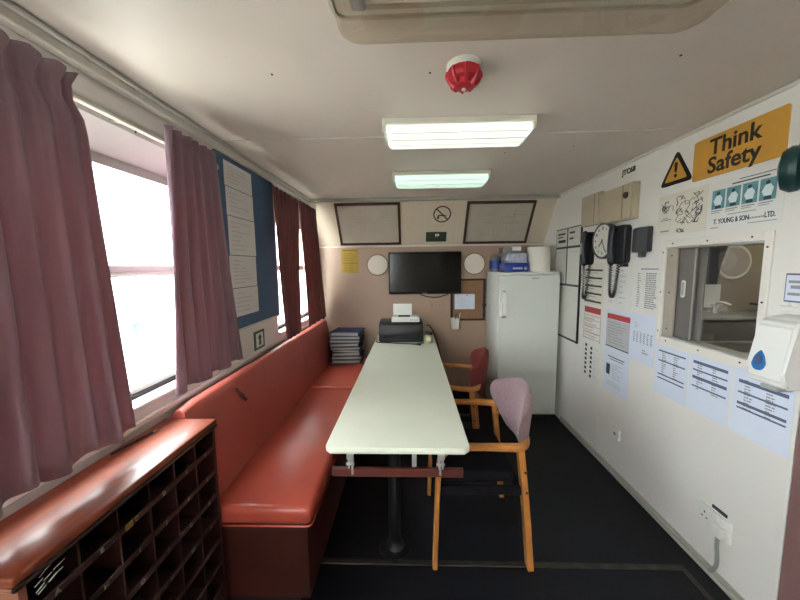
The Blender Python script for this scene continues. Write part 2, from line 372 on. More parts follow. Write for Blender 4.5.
# left wall with two windows in view and an unseen third added for daylight
WZ0, WZ1 = 0.985, 1.955
WIN = [(0.62, 1.60), (2.38, 3.30), (-1.0, -0.05)]
us = sorted([YR-0.05, YB+0.05] + [v for w in WIN for v in w])
bm = B_()
wall_cells(bm, us, [0, WZ0, WZ1, ZC+0.01], [(a, b, WZ0, WZ1) for a, b in WIN], lambda b, u0, u1, z0, z1: box(b, XL-0.05, XL, u0, u1, z0, z1))
struct('wall_left', bm, 'wall_white')
XG = XL - 0.065
for k, (a, b) in enumerate(WIN):
    wf = bpy.data.objects.new('window_%d' % (k+1), None); COL.objects.link(wf); wf.location = (XG, (a+b)/2, WZ0); wf.rotation_euler = (0, 0, LW); wf['kind'] = 'structure'
    w = (b-a)/2; h = WZ1-WZ0
    # splayed reveal boards: local y 0 is the glass plane, y=-0.15 the wall face
    bm = B_()
    def quadslab(p, t):
        n = (Vector(p[1])-Vector(p[0])).cross(Vector(p[2])-Vector(p[0])).normalized()*t
        lo = [bm.verts.new(q) for q in p]; hi = [bm.verts.new(Vector(q)+n) for q in p]
        bm.faces.new(lo); bm.faces.new(hi[::-1])
        for i in range(4): bm.faces.new((lo[i], hi[i], hi[(i+1) % 4], lo[(i+1) % 4]))
    gz0, gz1, gw = -0.004, 0.878, w-0.02
    quadslab([(-w, -0.065, h), (w, -0.065, h), (gw+0.02, 0.0, gz1), (-gw-0.02, 0.0, gz1)], 0.003)
    quadslab([(-w, -0.065, 0), (w, -0.065, 0), (gw+0.02, 0.0, gz0), (-gw-0.02, 0.0, gz0)], -0.003)
    quadslab([(-w, -0.065, 0), (-w, -0.065, h), (-gw-0.02, 0, gz1), (-gw-0.02, 0, gz0)], 0.003)
    quadslab([(w, -0.065, 0), (w, -0.065, h), (gw+0.02, 0, gz1), (gw+0.02, 0, gz0)], -0.003)
    obj('reveal', bm, 'wall_white', wf)
    def ring(name, inset0, inset1, y0, y1, m, zlo=gz0, zhi=gz1, r=0.09):
        b2 = B_(); o = rrect(-gw-0.02+inset0, gw+0.02-inset0, zlo+inset0, zhi-inset0, max(0.002, r-inset0) if inset0 else 0.004)
        i = rrect(-gw-0.02+inset1, gw+0.02-inset1, zlo+inset1, zhi-inset1, r)
        vs = [[b2.verts.new((x, y, z)) for x, z in poly] for poly, y in ((o, y0), (i, y0), (i, y1), (o, y1))]
        n = len(o)
        for q in range(4):
            p_, q_ = vs[q], vs[(q+1) % 4]
            for s in range(n): b2.faces.new((p_[s], p_[(s+1) % n], q_[(s+1) % n], q_[s]))
        return obj(name, b2, m, wf, True)
    ring('window_frame', 0.012, 0.038, -0.016, 0.02, 'win_alu', r=0.085)
    ring('frame_flange', 0.0, 0.013, -0.012, 0.01, 'trim_grey', r=0.10)
    b2 = B_(); box(b2, -gw+0.01, gw-0.01, -0.026, -0.012, gz0+0.001, gz0+0.020, 0.003, 1); obj('rubber_seal', b2, 'rubber', wf)
    b2 = B_(); box(b2, -gw, gw, -0.02, 0.012, 0.455, 0.50, 0.004, 1); box(b2, -gw, gw, -0.028, -0.012, 0.462, 0.475, 0.002, 1); mr = obj('transom', b2, 'win_alu', wf)
    b2 = B_(); box(b2, gw-0.16, gw-0.13, -0.04, -0.02, 0.452, 0.495, 0.003, 1); obj('latch', b2, 'win_alu', mr)
    b2 = B_(); box(b2, -gw+0.01, gw-0.01, 0.0, 0.004, 0.02, 0.46); obj('pane', b2, 'pane', wf)
    b2 = B_(); box(b2, -gw+0.01, gw-0.01, 0.0, 0.004, 0.495, 0.86); obj('pane', b2, 'pane', wf)
    b2 = B_(); box(b2, -w-0.01, w+0.01, -0.090, -0.064, -0.018, -0.001, 0.004, 1); obj('window_sill', b2, 'wall_white', wf)
    for s in (-0.3, 0.1): screw(wf, s, -0.066, h+0.012)
    b2 = B_()
    for a1 in (0, PI/2): lathe(b2, [(0.018, -0.004), (0.024, 0), (0.018, 0.004), (0.018, -0.004)], (gw-0.06, -0.045, 0.90), (math.cos(a1), math.sin(a1), 0.3), 14)
    obj('clamp_screw', b2, 'steel', wf, True)
# ledge strip under the windows, trunking in the ceiling corner
struct('trim_7', box(B_(), XL, XL+0.02, 0.1, 3.45, 0.90, 0.925, 0.004, 1), 'trim_white')
struct('trim_8', box(B_(), XL, XL+0.035, YR, YB-0.33, ZC-0.045, ZC-0.001, 0.006, 2), 'trim_white')
bm = B_(); tube(bm, [(XL+0.045, YR, ZC-0.01), (XL+0.045, YB-0.36, ZC-0.01)], 0.009, 8); struct('trim_9', bm, 'trim_grey', True)
# corner post where the left wall meets the back wall
struct('trim_10', box(B_(), XL, XL+0.035, YB-0.035, YB, 0, ZK-0.03, 0.008, 2), 'trim_white')

# the galley behind the hatch
GX1, GY0, GY1 = 3.05, 0.95, 2.62
struct('wall_galley_end', box(B_(), XR+0.05, GX1+0.04, GY1, GY1+0.04, 0, ZC), 'galley_wall')
struct('wall_galley_side', box(B_(), GX1, GX1+0.04, GY0, GY1, 0, ZC), 'galley_wall')
struct('wall_galley_near', box(B_(), XR+0.05, GX1+0.04, GY0-0.04, GY0, 0, ZC), 'galley_wall')
struct('floor_galley', box(B_(), XR+0.05, GX1+0.04, GY0-0.04, GY1+0.04, -0.06, 0), 'floor_black')
struct('ceiling_galley', box(B_(), XR+0.05, GX1+0.04, GY0-0.04, GY1+0.04, ZC, ZC+0.05), 'ceiling_white')
# outside
struct('ground', box(B_(), -60, 60, -60, 60, -1.5, -1.2), 'quay')
struct('wall_hull', box(B_(), -1.30, -1.19, YR-0.1, YB+0.1, -1.2, 0.93), 'outside_hull')

# ------------------------------------------------------------------ ceiling lights
def lamp_box(name, label, loc, lit, w=0.66, d=0.155, drop=0.09):
    t = thing(name, label, 'ceiling light', loc, 0, 'fluorescent ceiling lights')
    bm = B_(); box(bm, -w/2, w/2, 0, d, -0.028, 0, 0.003, 1); obj('base', bm, 'lamp_base', t)
    bm = B_()
    prof = [(0.006, -0.028), (0.006, -0.066), (0.022, -drop), (d-0.022, -drop), (d-0.006, -0.066), (d-0.006, -0.028)]
    a = [bm.verts.new((-w/2+0.012+(0.02 if z < -0.07 else 0), y, z)) for y, z in prof]; b = [bm.verts.new((w/2-0.012-(0.02 if z < -0.07 else 0), y, z)) for y, z in prof]
    n = len(prof); bm.faces.new(a); bm.faces.new(b[::-1])
    for i in range(n): bm.faces.new((a[i], b[i], b[(i+1) % n], a[(i+1) % n]))
    bmesh.ops.bevel(bm, geom=[e for e in bm.edges if abs(e.verts[0].co.x-e.verts[1].co.x) > 0.3], offset=0.005, segments=2, affect='EDGES')
    df = obj('diffuser', bm, lit, t, True)
    for yy, zz in ((0.005, -0.066), (0.019, -drop-0.0002), (d*0.5, -drop-0.0002)):
        bm = B_(); box(bm, -w/2+0.03, w/2-0.03, yy-0.0016, yy+0.0016, zz-0.001, zz+0.002); obj('ridge', bm, 'lamp_base', df)
    for s in (-1, 1):
        bm = B_(); box(bm, s*w/2-0.006, s*w/2+0.006, 0.002, d-0.002, -0.06, 0, 0.002, 1); obj('end_cap', bm, 'lamp_base', t)
    return t
lamp_box('ceiling_light', 'lit white fluorescent ceiling light, the middle one of three', (0.215, 1.495, ZC), 'lamp_lit')
lamp_box('ceiling_light', 'lit greenish fluorescent ceiling light nearest the television wall', (0.215, 2.30, ZC), 'lamp_lit_teal')
t = thing('ceiling_light', 'unlit ceiling light with clear cover in the foreground above the camera', 'ceiling light', (0.25, 0.535, ZC), 0, 'fluorescent ceiling lights')
w, d = 0.86, 0.33
bm = B_(); box(bm, -w/2, w/2, 0.0, d, -0.035, 0, 0.006, 2); obj('base', bm, 'lamp_base', t)
bm = B_(); prism_z(bm, [(-w/2+.05, .05), (w/2-.05, .05), (w/2-.05, d-.07), (-w/2+.05, d-.07)], -0.07, -0.035); obj('tray', bm, 'lamp_tray', t)
for y in (0.10, 0.20):
    bm = B_(); tube(bm, [(-w/2+0.09, y, -0.086), (w/2-0.09, y, -0.086)], 0.013, 14); tb = obj('tube', bm, 'lamp_tube', t, True)
    for s in (-1, 1):
        bm = B_(); box(bm, s*(w/2-0.075)-0.014, s*(w/2-0.075)+0.014, y-0.017, y+0.017, -0.105, -0.068, 0.003, 1); obj('tube_holder', bm, 'plastic_grey', t)
bm = B_()
def rr(x0, x1, y0, y1, r): return rrect(x0, x1, y0, y1, r)
rings = []
for ins, z, r in ((0.004, -0.03, 0.03), (0.010, -0.07, 0.04), (0.022, -0.112, 0.05), (0.045, -0.125, 0.05)):
    rings.append([bm.verts.new((x, y, z)) for x, y in rr(-w/2+ins, w/2-ins, ins, d-ins, r)])
for p, q in zip(rings, rings[1:]):
    n = len(p)
    for i in range(n): bm.faces.new((p[i], p[(i+1) % n], q[(i+1) % n], q[i]))
bm.faces.new(rings[-1])
obj('clear_cover', bm, 'lamp_clear', t, True, 60)
bm = B_()
P = [(x, y, -0.034) for x, y in rr(-w/2, w/2, 0, d, 0.03)]; tube(bm, P + [P[0]], 0.007, 6); obj('cover_gasket', bm, 'lamp_tray', t, True)
for x in (-w/2-0.004, w/2+0.004):
    bm = B_(); box(bm, x-0.008, x+0.008, d*0.6, d*0.6+0.03, -0.06, -0.02, 0.003, 1); obj('clip', bm, 'steel', t)

t = thing('fire_detector', 'red domed fire detector on white base on the ceiling', 'detector', (0.178, 1.135, ZC))
bm = B_(); lathe(bm, [(0.0, 0), (0.056, 0), (0.056, -0.012), (0.050, -0.018), (0, -0.018)], n=32); obj('base', bm, 'plastic_white', t, True)
bm = B_(); lathe(bm, [(0.0, -0.016), (0.052, -0.018), (0.055, -0.030), (0.050, -0.046), (0.036, -0.052), (0.034, -0.066), (0.012, -0.072), (0, -0.072)], n=32); rd = obj('cover', bm, 'detector_red', t, True)
for i in range(8):
    a = i*PI/4; bm = B_(); c, s = math.cos(a), math.sin(a)
    tube(bm, [(0.052*c, 0.052*s, -0.022), (0.056*c, 0.056*s, -0.034), (0.046*c, 0.046*s, -0.054), (0.030*c, 0.030*s, -0.067)], 0.006, 6); obj('rib', bm, 'detector_red', rd, True)
bm = B_(); cyl(bm, (0, 0, -0.071), (0, 0, -1), 0.007, 0.006, 10); obj('indicator', bm, 'plastic_white', t)

# ------------------------------------------------------------------ bench
t = thing('bench', 'long red leather bench along the window wall', 'bench', (-0.7, 1.22, 0))
bx, by = 0.7, -1.22     # world -> local shift
bm = B_(); box(bm, -0.86+bx, -0.44+bx, 1.235+by, 3.40+by, 0.06, 0.40, 0.003, 1); obj('base', bm, 'bench_wood', t)
bm = B_(); box(bm, -0.86+bx, -0.50+bx, 1.26+by, 3.40+by, 0.0, 0.06); obj('plinth', bm, 'rubber', t)
bm = B_(); box(bm, -0.86+bx, -0.425+bx, 1.225+by, 3.40+by, 0.385, 0.405, 0.003, 1); obj('seat_board', bm, 'bench_wood', t)
for a, b in ((1.215, 2.545), (2.552, 3.41)):
    bm = B_(); box(bm, -0.845+bx, -0.415+bx, a+by, b+by, 0.406, 0.492, 0.028, 4)
    for v in bm.verts:
        if v.co.z > 0.45:
            u = (v.co.x-bx+0.63)/0.215; q = (v.co.y-by-(a+b)/2)/((b-a)/2)
            v.co.z += 0.012*max(0, 1-u*u)*max(0, 1-q**6)
    sc = obj('seat_cushion', bm, 'leather', t, True, 60)
    bm = B_()
    P = [(x+bx, y+by, 0.408) for x, y in rrect(-0.845+0.004, -0.415-0.004, a+0.004, b-0.004, 0.02)]
    tube(bm, P+[P[0]], 0.005, 6); obj('piping', bm, 'leather', sc, True)
# backrest, leaning from the seat to the wall
bm = B_()
prof = [(-0.865, 0.44), (-0.835, 0.45), (-0.828, 0.50), (-0.868, 0.70), (-0.896, 0.875), (-0.908, 0.905), (-0.925, 0.918), (-0.945, 0.915), (-0.96, 0.90), (-0.97, 0.70), (-0.965, 0.44)]
n = 24; ys = [1.215 + (3.42-1.215)*i/n for i in range(n+1)]
rings = []
for i, y in enumerate(ys):
    e = 0.012 if i in (0, n) else 0
    rings.append([bm.verts.new((x+bx - (e if x > -0.9 else 0) + 0.0*i, y+by, z - (e if z > 0.88 else 0))) for x, z in prof])
for p, q in zip(rings, rings[1:]):
    for k in range(len(prof)): bm.faces.new((p[k], p[(k+1) % len(prof)], q[(k+1) % len(prof)], q[k]))
bm.faces.new(rings[0]); bm.faces.new(rings[-1][::-1])
bk = obj('backrest', bm, 'leather_back', t, True, 50)
bm = B_(); tube(bm, [(-0.832+bx, 1.225+by, 0.492), (-0.832+bx, 3.41+by, 0.492)], 0.006, 6); obj('piping', bm, 'leather_back', bk, True)
bm = B_(); tube(bm, spline([(-0.885+bx, 1.56+by, 0.86), (-0.872+bx, 1.575+by, 0.83), (-0.866+bx, 1.60+by, 0.79)], 4), 0, rect=(0.026, 0.012)); obj('pull_tab', bm, 'bench_wood', bk)

# ------------------------------------------------------------------ pigeon-hole cabinet, 6 columns of letters
CX0, CX1, CY0, CY1, CZ = -0.985, -0.785, 0.555, 1.205, 0.875
t = thing('pigeonhole_cabinet', 'dark wooden pigeonhole letter cabinet with polished reddish top below the curtain', 'cabinet', (CX1, CY0, 0), 0)
dx, dy = -CX1, -CY0
Lc = CY1-CY0; Dc = CX1-CX0
bm = B_(); box(bm, -Dc-0.005, 0.008, -0.012, Lc+0.008, CZ-0.022, CZ, 0.006, 3); tp = obj('top', bm, 'cab_top', t, True)
bm = B_(); tube(bm, [(0.004, -0.010, CZ-0.028), (0.004, Lc+0.006, CZ-0.028)], 0.006, 8); obj('moulding', bm, 'cab_wood', tp, True)
bm = B_(); tube(bm, [(-Dc, -0.006, CZ-0.028), (0.004, -0.006, CZ-0.028)], 0.006, 8); obj('moulding', bm, 'cab_end', tp, True)
bm = B_(); box(bm, -Dc, 0, 0, 0.014, 0, CZ-0.022); obj('side_panel', bm, 'cab_end', t)
bm = B_(); box(bm, -Dc, 0, Lc-0.014, Lc, 0, CZ-0.022); obj('side_panel', bm, 'cab_wood', t)
bm = B_(); box(bm, -Dc, -Dc+0.008, 0.014, Lc-0.014, 0.03, CZ-0.022); obj('back_panel', bm, 'cab_wood', t)
bm = B_(); box(bm, -Dc+0.008, -0.01, 0.014, Lc-0.014, 0, 0.06); obj('plinth', bm, 'cab_wood', t)
cw = (Lc-0.028)/6; rows = 8; rh = (CZ-0.022-0.06)/rows
for j in range(rows):
    z = 0.06 + j*rh
    bm = B_(); box(bm, -Dc+0.008, -0.003, 0.014, Lc-0.014, z, z+0.008); sh = obj('shelf', bm, 'cab_wood', t)
    bm = B_(); box(bm, -0.010, 0.0, 0.014, Lc-0.014, z+0.0005, z+0.020, 0.002, 1); obj('label_rail', bm, 'cab_wood', sh)
for i in range(1, 6):
    bm = B_(); box(bm, -Dc+0.008, -0.002, 0.014+i*cw-0.003, 0.014+i*cw+0.003, 0.068, CZ-0.022); obj('divider', bm, 'cab_wood', t)
letters = 'ABCDEFGHIJKLMNOPQRSTUVWXYZ'
for k, ch in enumerate(letters):
    r, c = divmod(k, 6); z = 0.06 + (rows-1-r)*rh + 0.0105; y = 0.014 + (c+0.5)*cw
    lo = text_part(ch, 0.018, 'label_white', t, 0, 0, 0, bold=0.0004, name='letter')
    lo.location = (0.0006, y, z); lo.rotation_euler = (0, 0, PI/2)
bm = B_(); box(bm, 0.0, 0.002, 0.014+2.25*cw-0.010, 0.014+2.25*cw+0.012, 0.06+(rows-1)*rh+0.002, 0.06+(rows-1)*rh+0.020); obj('label_holder', bm, 'brass', t)
# worn pale scrape near the front corner
bm = B_(); rnd = random.Random(3)
for i in range(14):
    y = 0.02+rnd.random()*0.06; z = CZ-0.075+rnd.random()*0.04 + (y-0.05)*0.2
    tube(bm, [(0.0012, y-0.008, z-0.003*rnd.random()), (0.0012, y+0.008, z+0.006*rnd.random())], 0.0011, 4)
obj('scraped_mark', bm, 'chalk', t)
bm = B_(); box(bm, -0.002, 0.001, 0.014, Lc-0.014, CZ-0.09, CZ-0.022); 
bm.free()
t = thing('pencil', 'slim dark pencil lying on the cabinet top', 'pencil', (-0.955, 1.03, CZ+0.0045))
bm = B_(); tube(bm, [(-0.012, -0.075, 0), (0.012, 0.065, 0)], 0.0042, 6); pc = obj('shaft', bm, 'sign_black', t)
bm = B_(); tube(bm, [(0.012, 0.065, 0), (0.0155, 0.083, 0)], [0.0042, 0.0008], 6); obj('tip', bm, 'chalk', t)

# ------------------------------------------------------------------ curtains and rail
for lb, y0, y1, br in (('white metal curtain track above the near window', -0.9, 1.66, (-0.2, 0.6, 1.12, 1.60)), ('white metal curtain track above the far window', 2.39, 3.30, (2.45, 2.75, 3.2))):
    t = thing('curtain_rail', lb, 'curtain rail', (XL+0.032, y0, 1.972), 0, 'curtain tracks')
    bm = B_(); box(bm, -0.010, 0.010, 0, y1-y0, -0.012, 0.012, 0.003, 1); obj('track', bm, 'trim_white', t)
    bm = B_(); box(bm, 0.0095, 0.012, 0, y1-y0, -0.003, 0.003); obj('groove', bm, 'trim_grey', t)
    for y in br:
        bm = B_(); box(bm, -0.032, -0.010, y-y0-0.012, y-y0+0.012, -0.008, 0.008); obj('bracket', bm, 'win_alu', t)
def curtain(label, yt, yb, zt, zb, pleats, amp, m, seed, x0=-0.915, sag=0.0, lip=None, zslope=0.0):
    r = random.Random(seed); nu, nv = pleats*10, 26
    ph = [r.uniform(-0.6, 0.6) for _ in range(pleats+2)]; am = [r.uniform(0.6, 1.3) for _ in range(pleats+2)]
    bm = B_(); G = []
    for j in range(nv+1):
        v = j/nv; row = []
        for i in range(nu+1):
            u = i/nu; s = u*pleats; k = int(min(s, pleats-1)); f = s-k
            a = am[k]*(1-f)+am[k+1]*f; p = ph[k]*(1-f)+ph[k+1]*f
            fan = 0.55+0.45*v if v > 0.06 else 0.75
            wob = 0.25*math.sin(5*v+seed+3*u)
            off = amp*a*fan*math.sin(2*PI*s+p+wob)+0.25*amp*math.sin(4*PI*s+2*p+seed+4*v)
            y0 = yt[0]*(1-v)+yb[0]*v; y1 = yt[1]*(1-v)+yb[1]*v
            if lip: y1 += lip*math.sin(PI*min(1, v/0.12))*(-1 if v < 0.12 else 0)
            y = y0 + (y1-y0)*u + 0.006*math.sin(7*s+seed)*v
            ztop = zt + 0.008*abs(math.sin(PI*s*1.0+seed)) - 0.004
            zbot = zb + zslope*u + 0.010*math.sin(2*PI*s*0.5+seed)
            z = ztop*(1-v)+zbot*v
            row.append(bm.verts.new((x0+off-sag*v*(1-v), y, z)))
        G.append(row)
    for j in range(nv):
        for i in range(nu): bm.faces.new((G[j][i], G[j][i+1], G[j+1][i+1], G[j+1][i]))
    yc = (yt[0]+yt[1])/2
    for vv in bm.verts: vv.co.x -= x0; vv.co.y -= yc; vv.co.z -= zb
    o = obj('curtain', bm, m, None, True, 180); o.location = (x0, yc, zb)
    md = o.modifiers.new('thickness', 'SOLIDIFY'); md.thickness = 0.003; md.offset = 0
    return tag(o, label, 'curtain', 'maroon window curtains')
curtain('wide purple maroon curtain hanging over the wooden cabinet in the left foreground', (0.28, 0.925), (0.22, 0.985), 2.005, 0.945, 10, 0.014, 'curtain_maroon_hazed', 1, lip=0.03)
curtain('gathered maroon curtain between the bright window and the blue notice board', (1.25, 1.575), (1.19, 1.70), 2.005, 0.985, 6, 0.016, 'curtain_maroon_hazed', 5)
curtain('left red curtain of the pair over the far window, its hem pulled aside', (2.185, 2.70), (2.33, 2.62), 2.01, 0.945, 7, 0.018, 'curtain_red', 8)
curtain('right red curtain of the pair over the far window beside the back wall', (2.715, 3.17), (2.84, 3.42), 2.01, 0.945, 8, 0.016, 'curtain_red', 11)

# ------------------------------------------------------------------ things on the left wall
def lines(bm, x0, x1, z0, z1, n, h, fill=(0.5, 1.0), y=-0.0016, seed=0, cols=1, gap=0.1):
    """rows of printed words as thin raised strips"""
    r = random.Random(seed)
    for i in range(n):
        z = z1-(i+0.5)*(z1-z0)/n
        for c in range(cols):
            a = x0+(x1-x0)*(c+gap*0.5)/cols; b = x0+(x1-x0)*(c+1-gap*0.5)/cols
            e = a+(b-a)*r.uniform(*fill); s = a
            while s < e:
                w = min(e-s, r.uniform(0.008, 0.028)); box(bm, s, s+w, y, -0.0005, z-h/2, z+h/2); s += w+0.004
    return bm
def sheet(frame, label, yc, zc, w, h, m='paper', parts=(), cat='paper', group=None, name='paper_sheet', lift=0.0, curl=0.0):
    t = frame(name, label, cat, yc, zc, group)
    bm = B_(); nx = 6
    for i in range(nx):
        pass
    P = []
    for i in range(nx+1):
        u = -1+2*i/nx; P.append((u*w/2, -lift-curl*u*u))
    lo = [[bm.verts.new((x, y-d, z)) for x, y in P] for d, z in ((0.0012, -h/2), (0.0012, h/2), (0.0, h/2), (0.0, -h/2))]
    for q in range(4):
        a, b = lo[q], lo[(q+1) % 4]
        for i in range(nx): bm.faces.new((a[i], a[i+1], b[i+1], b[i]))
    bm.faces.new([lo[q][0] for q in range(4)]); bm.faces.new([lo[q][-1] for q in (3, 2, 1, 0)])
    obj('sheet', bm, m, t)
    for nm, bmf, mm in parts:
        o = obj(nm, bmf, mm, t); o.location = (0, -lift-0.0006, 0)
    return t
def bars(rects, y0=-0.0017, y1=-0.0004):
    bm = B_()
    for x0, x1, z0, z1 in rects: box(bm, x0, x1, y0, y1, z0, z1)
    return bm

t = on_left('notice_board', 'blue felt notice board between the curtains', 'notice board', 2.03, 1.12)
bm = B_(); box(bm, -0.35, 0.34, -0.014, 0, 0, 0.95, 0.002, 1); obj('felt_panel', bm, 'board_blue', t)
bm = B_(); box(bm, 0.34, 0.352, -0.018, 0, -0.005, 0.955); obj('edge_strip', bm, 'trim_white', t)
bm = B_(); box(bm, -0.35, 0.34, -0.018, 0, -0.012, 0.0); obj('edge_strip', bm, 'trim_white', t)
zt = 2.045
names = ['top', 'second from top', 'middle', 'second from bottom', 'bottom']
for k, hh in enumerate((0.135, 0.155, 0.215, 0.185, 0.165)):
    bm = lines(B_(), -0.13, 0.12, -hh/2+0.02, hh/2-0.02, 5 if hh < 0.17 else 7, 0.004, (0.3, 0.95), seed=k)
    sheet(on_left, 'white printed sheet on the blue notice board, %s of the column' % names[k], 1.90+0.004*(k % 3), zt-hh/2, 0.30, hh-0.004, 'paper', [('print', bm, 'ink_pale')], group='sheets on the blue notice board', lift=0.0145)
    zt -= hh
t = on_left('safety_sign', 'small green and white sign on the wall under the notice board', 'sign', 2.065, 1.0)
bm = B_(); box(bm, -0.07, 0.07, -0.004, 0, -0.06, 0.06); obj('plate', bm, 'green_sign', t)
bm = B_(); box(bm, -0.048, 0.048, -0.0055, -0.0035, -0.045, 0.045); obj('white_field', bm, 'paper', t)
bm = B_(); box(bm, -0.012, 0.012, -0.007, -0.005, -0.035, 0.012); prism(bm, [(-0.026, 0.010), (0.026, 0.010), (0, 0.038)], -0.007, -0.005); obj('symbol', bm, 'dark_green_sign', t)

# ------------------------------------------------------------------ table
TX0, TX1, TY0, TY1, TZ = -0.357, 0.232, 1.235, 3.40, 0.74
t = thing('mess_table', 'long white laminate mess table on pedestal legs beside the bench', 'table', ((TX0+TX1)/2, TY0, 0))
hw = (TX1-TX0)/2; Lt = TY1-TY0; ch = 0.022
poly = [(-hw+ch, 0), (hw-ch, 0), (hw, ch), (hw, Lt), (-hw, Lt), (-hw, ch)]
bm = B_(); prism_z(bm, poly, TZ-0.018, TZ); bmesh.ops.bevel(bm, geom=[e for e in bm.edges], offset=0.003, segments=2, affect='EDGES'); tt = obj('table_top', bm, 'laminate', t, True, 40)
bm = B_(); prism_z(bm, [(x*0.996, y*0.999+0.001) for x, y in poly], TZ-0.024, TZ-0.0183); obj('edge_band', bm, 'laminate_edge', t)
bm = B_(); box(bm, -hw+0.015, hw-0.02, 0.045, 0.065, 0.585, 0.622, 0.003, 1); obj('apron_board', bm, 'apron_red', t)
bm = B_(); box(bm, -hw+0.03, -hw+0.05, 0.09, Lt-0.05, 0.66, TZ-0.024); obj('side_rail', bm, 'dark_metal', t)
bm = B_(); box(bm, hw-0.055, hw-0.035, 0.09, Lt-0.05, 0.66, TZ-0.024); obj('side_rail', bm, 'dark_metal', t)
bm = B_(); box(bm, 0.06, 0.08, 0.066, 0.086, 0.60, TZ-0.024); obj('spacer_block', bm, 'plastic_grey', t)
for x in (-0.19, 0.178):
    bm = B_(); box(bm, x-0.014, x+0.014, 0.0, 0.05, TZ-0.030, TZ-0.024); box(bm, x-0.014, x+0.014, -0.003, 0.006, TZ-0.048, TZ-0.024, 0.002, 1)
    box(bm, x-0.010, x-0.004, 0.0, 0.03, TZ-0.088, TZ-0.046); box(bm, x+0.004, x+0.010, 0.0, 0.03, TZ-0.088, TZ-0.046)
    br = obj('flap_bracket', bm, 'steel', t)
    bm = B_(); cyl(bm, (x-0.017, 0.008, TZ-0.072), (1, 0, 0), 0.006, 0.032, 12); obj('pin', bm, 'steel', br, True)
    bm = B_(); box(bm, x-0.004, x+0.004, 0.036, 0.044, 0.60, 0.70); obj('strap', bm, 'plastic_grey', br)
for y in (0.33, 1.75):
    bm = B_(); lathe(bm, [(0.0, 0), (0.085, 0), (0.085, 0.008), (0.05, 0.014), (0.036, 0.03), (0.032, 0.06), (0.032, 0.69), (0.0, 0.69)], (-0.032, y, 0), n=28); pl = obj('pedestal', bm, 'dark_metal', t, True)
    bm = B_(); box(bm, -0.13, 0.07, y-0.06, y+0.06, 0.685, TZ-0.024, 0.003, 1); obj('mounting_plate', bm, 'dark_metal', pl)

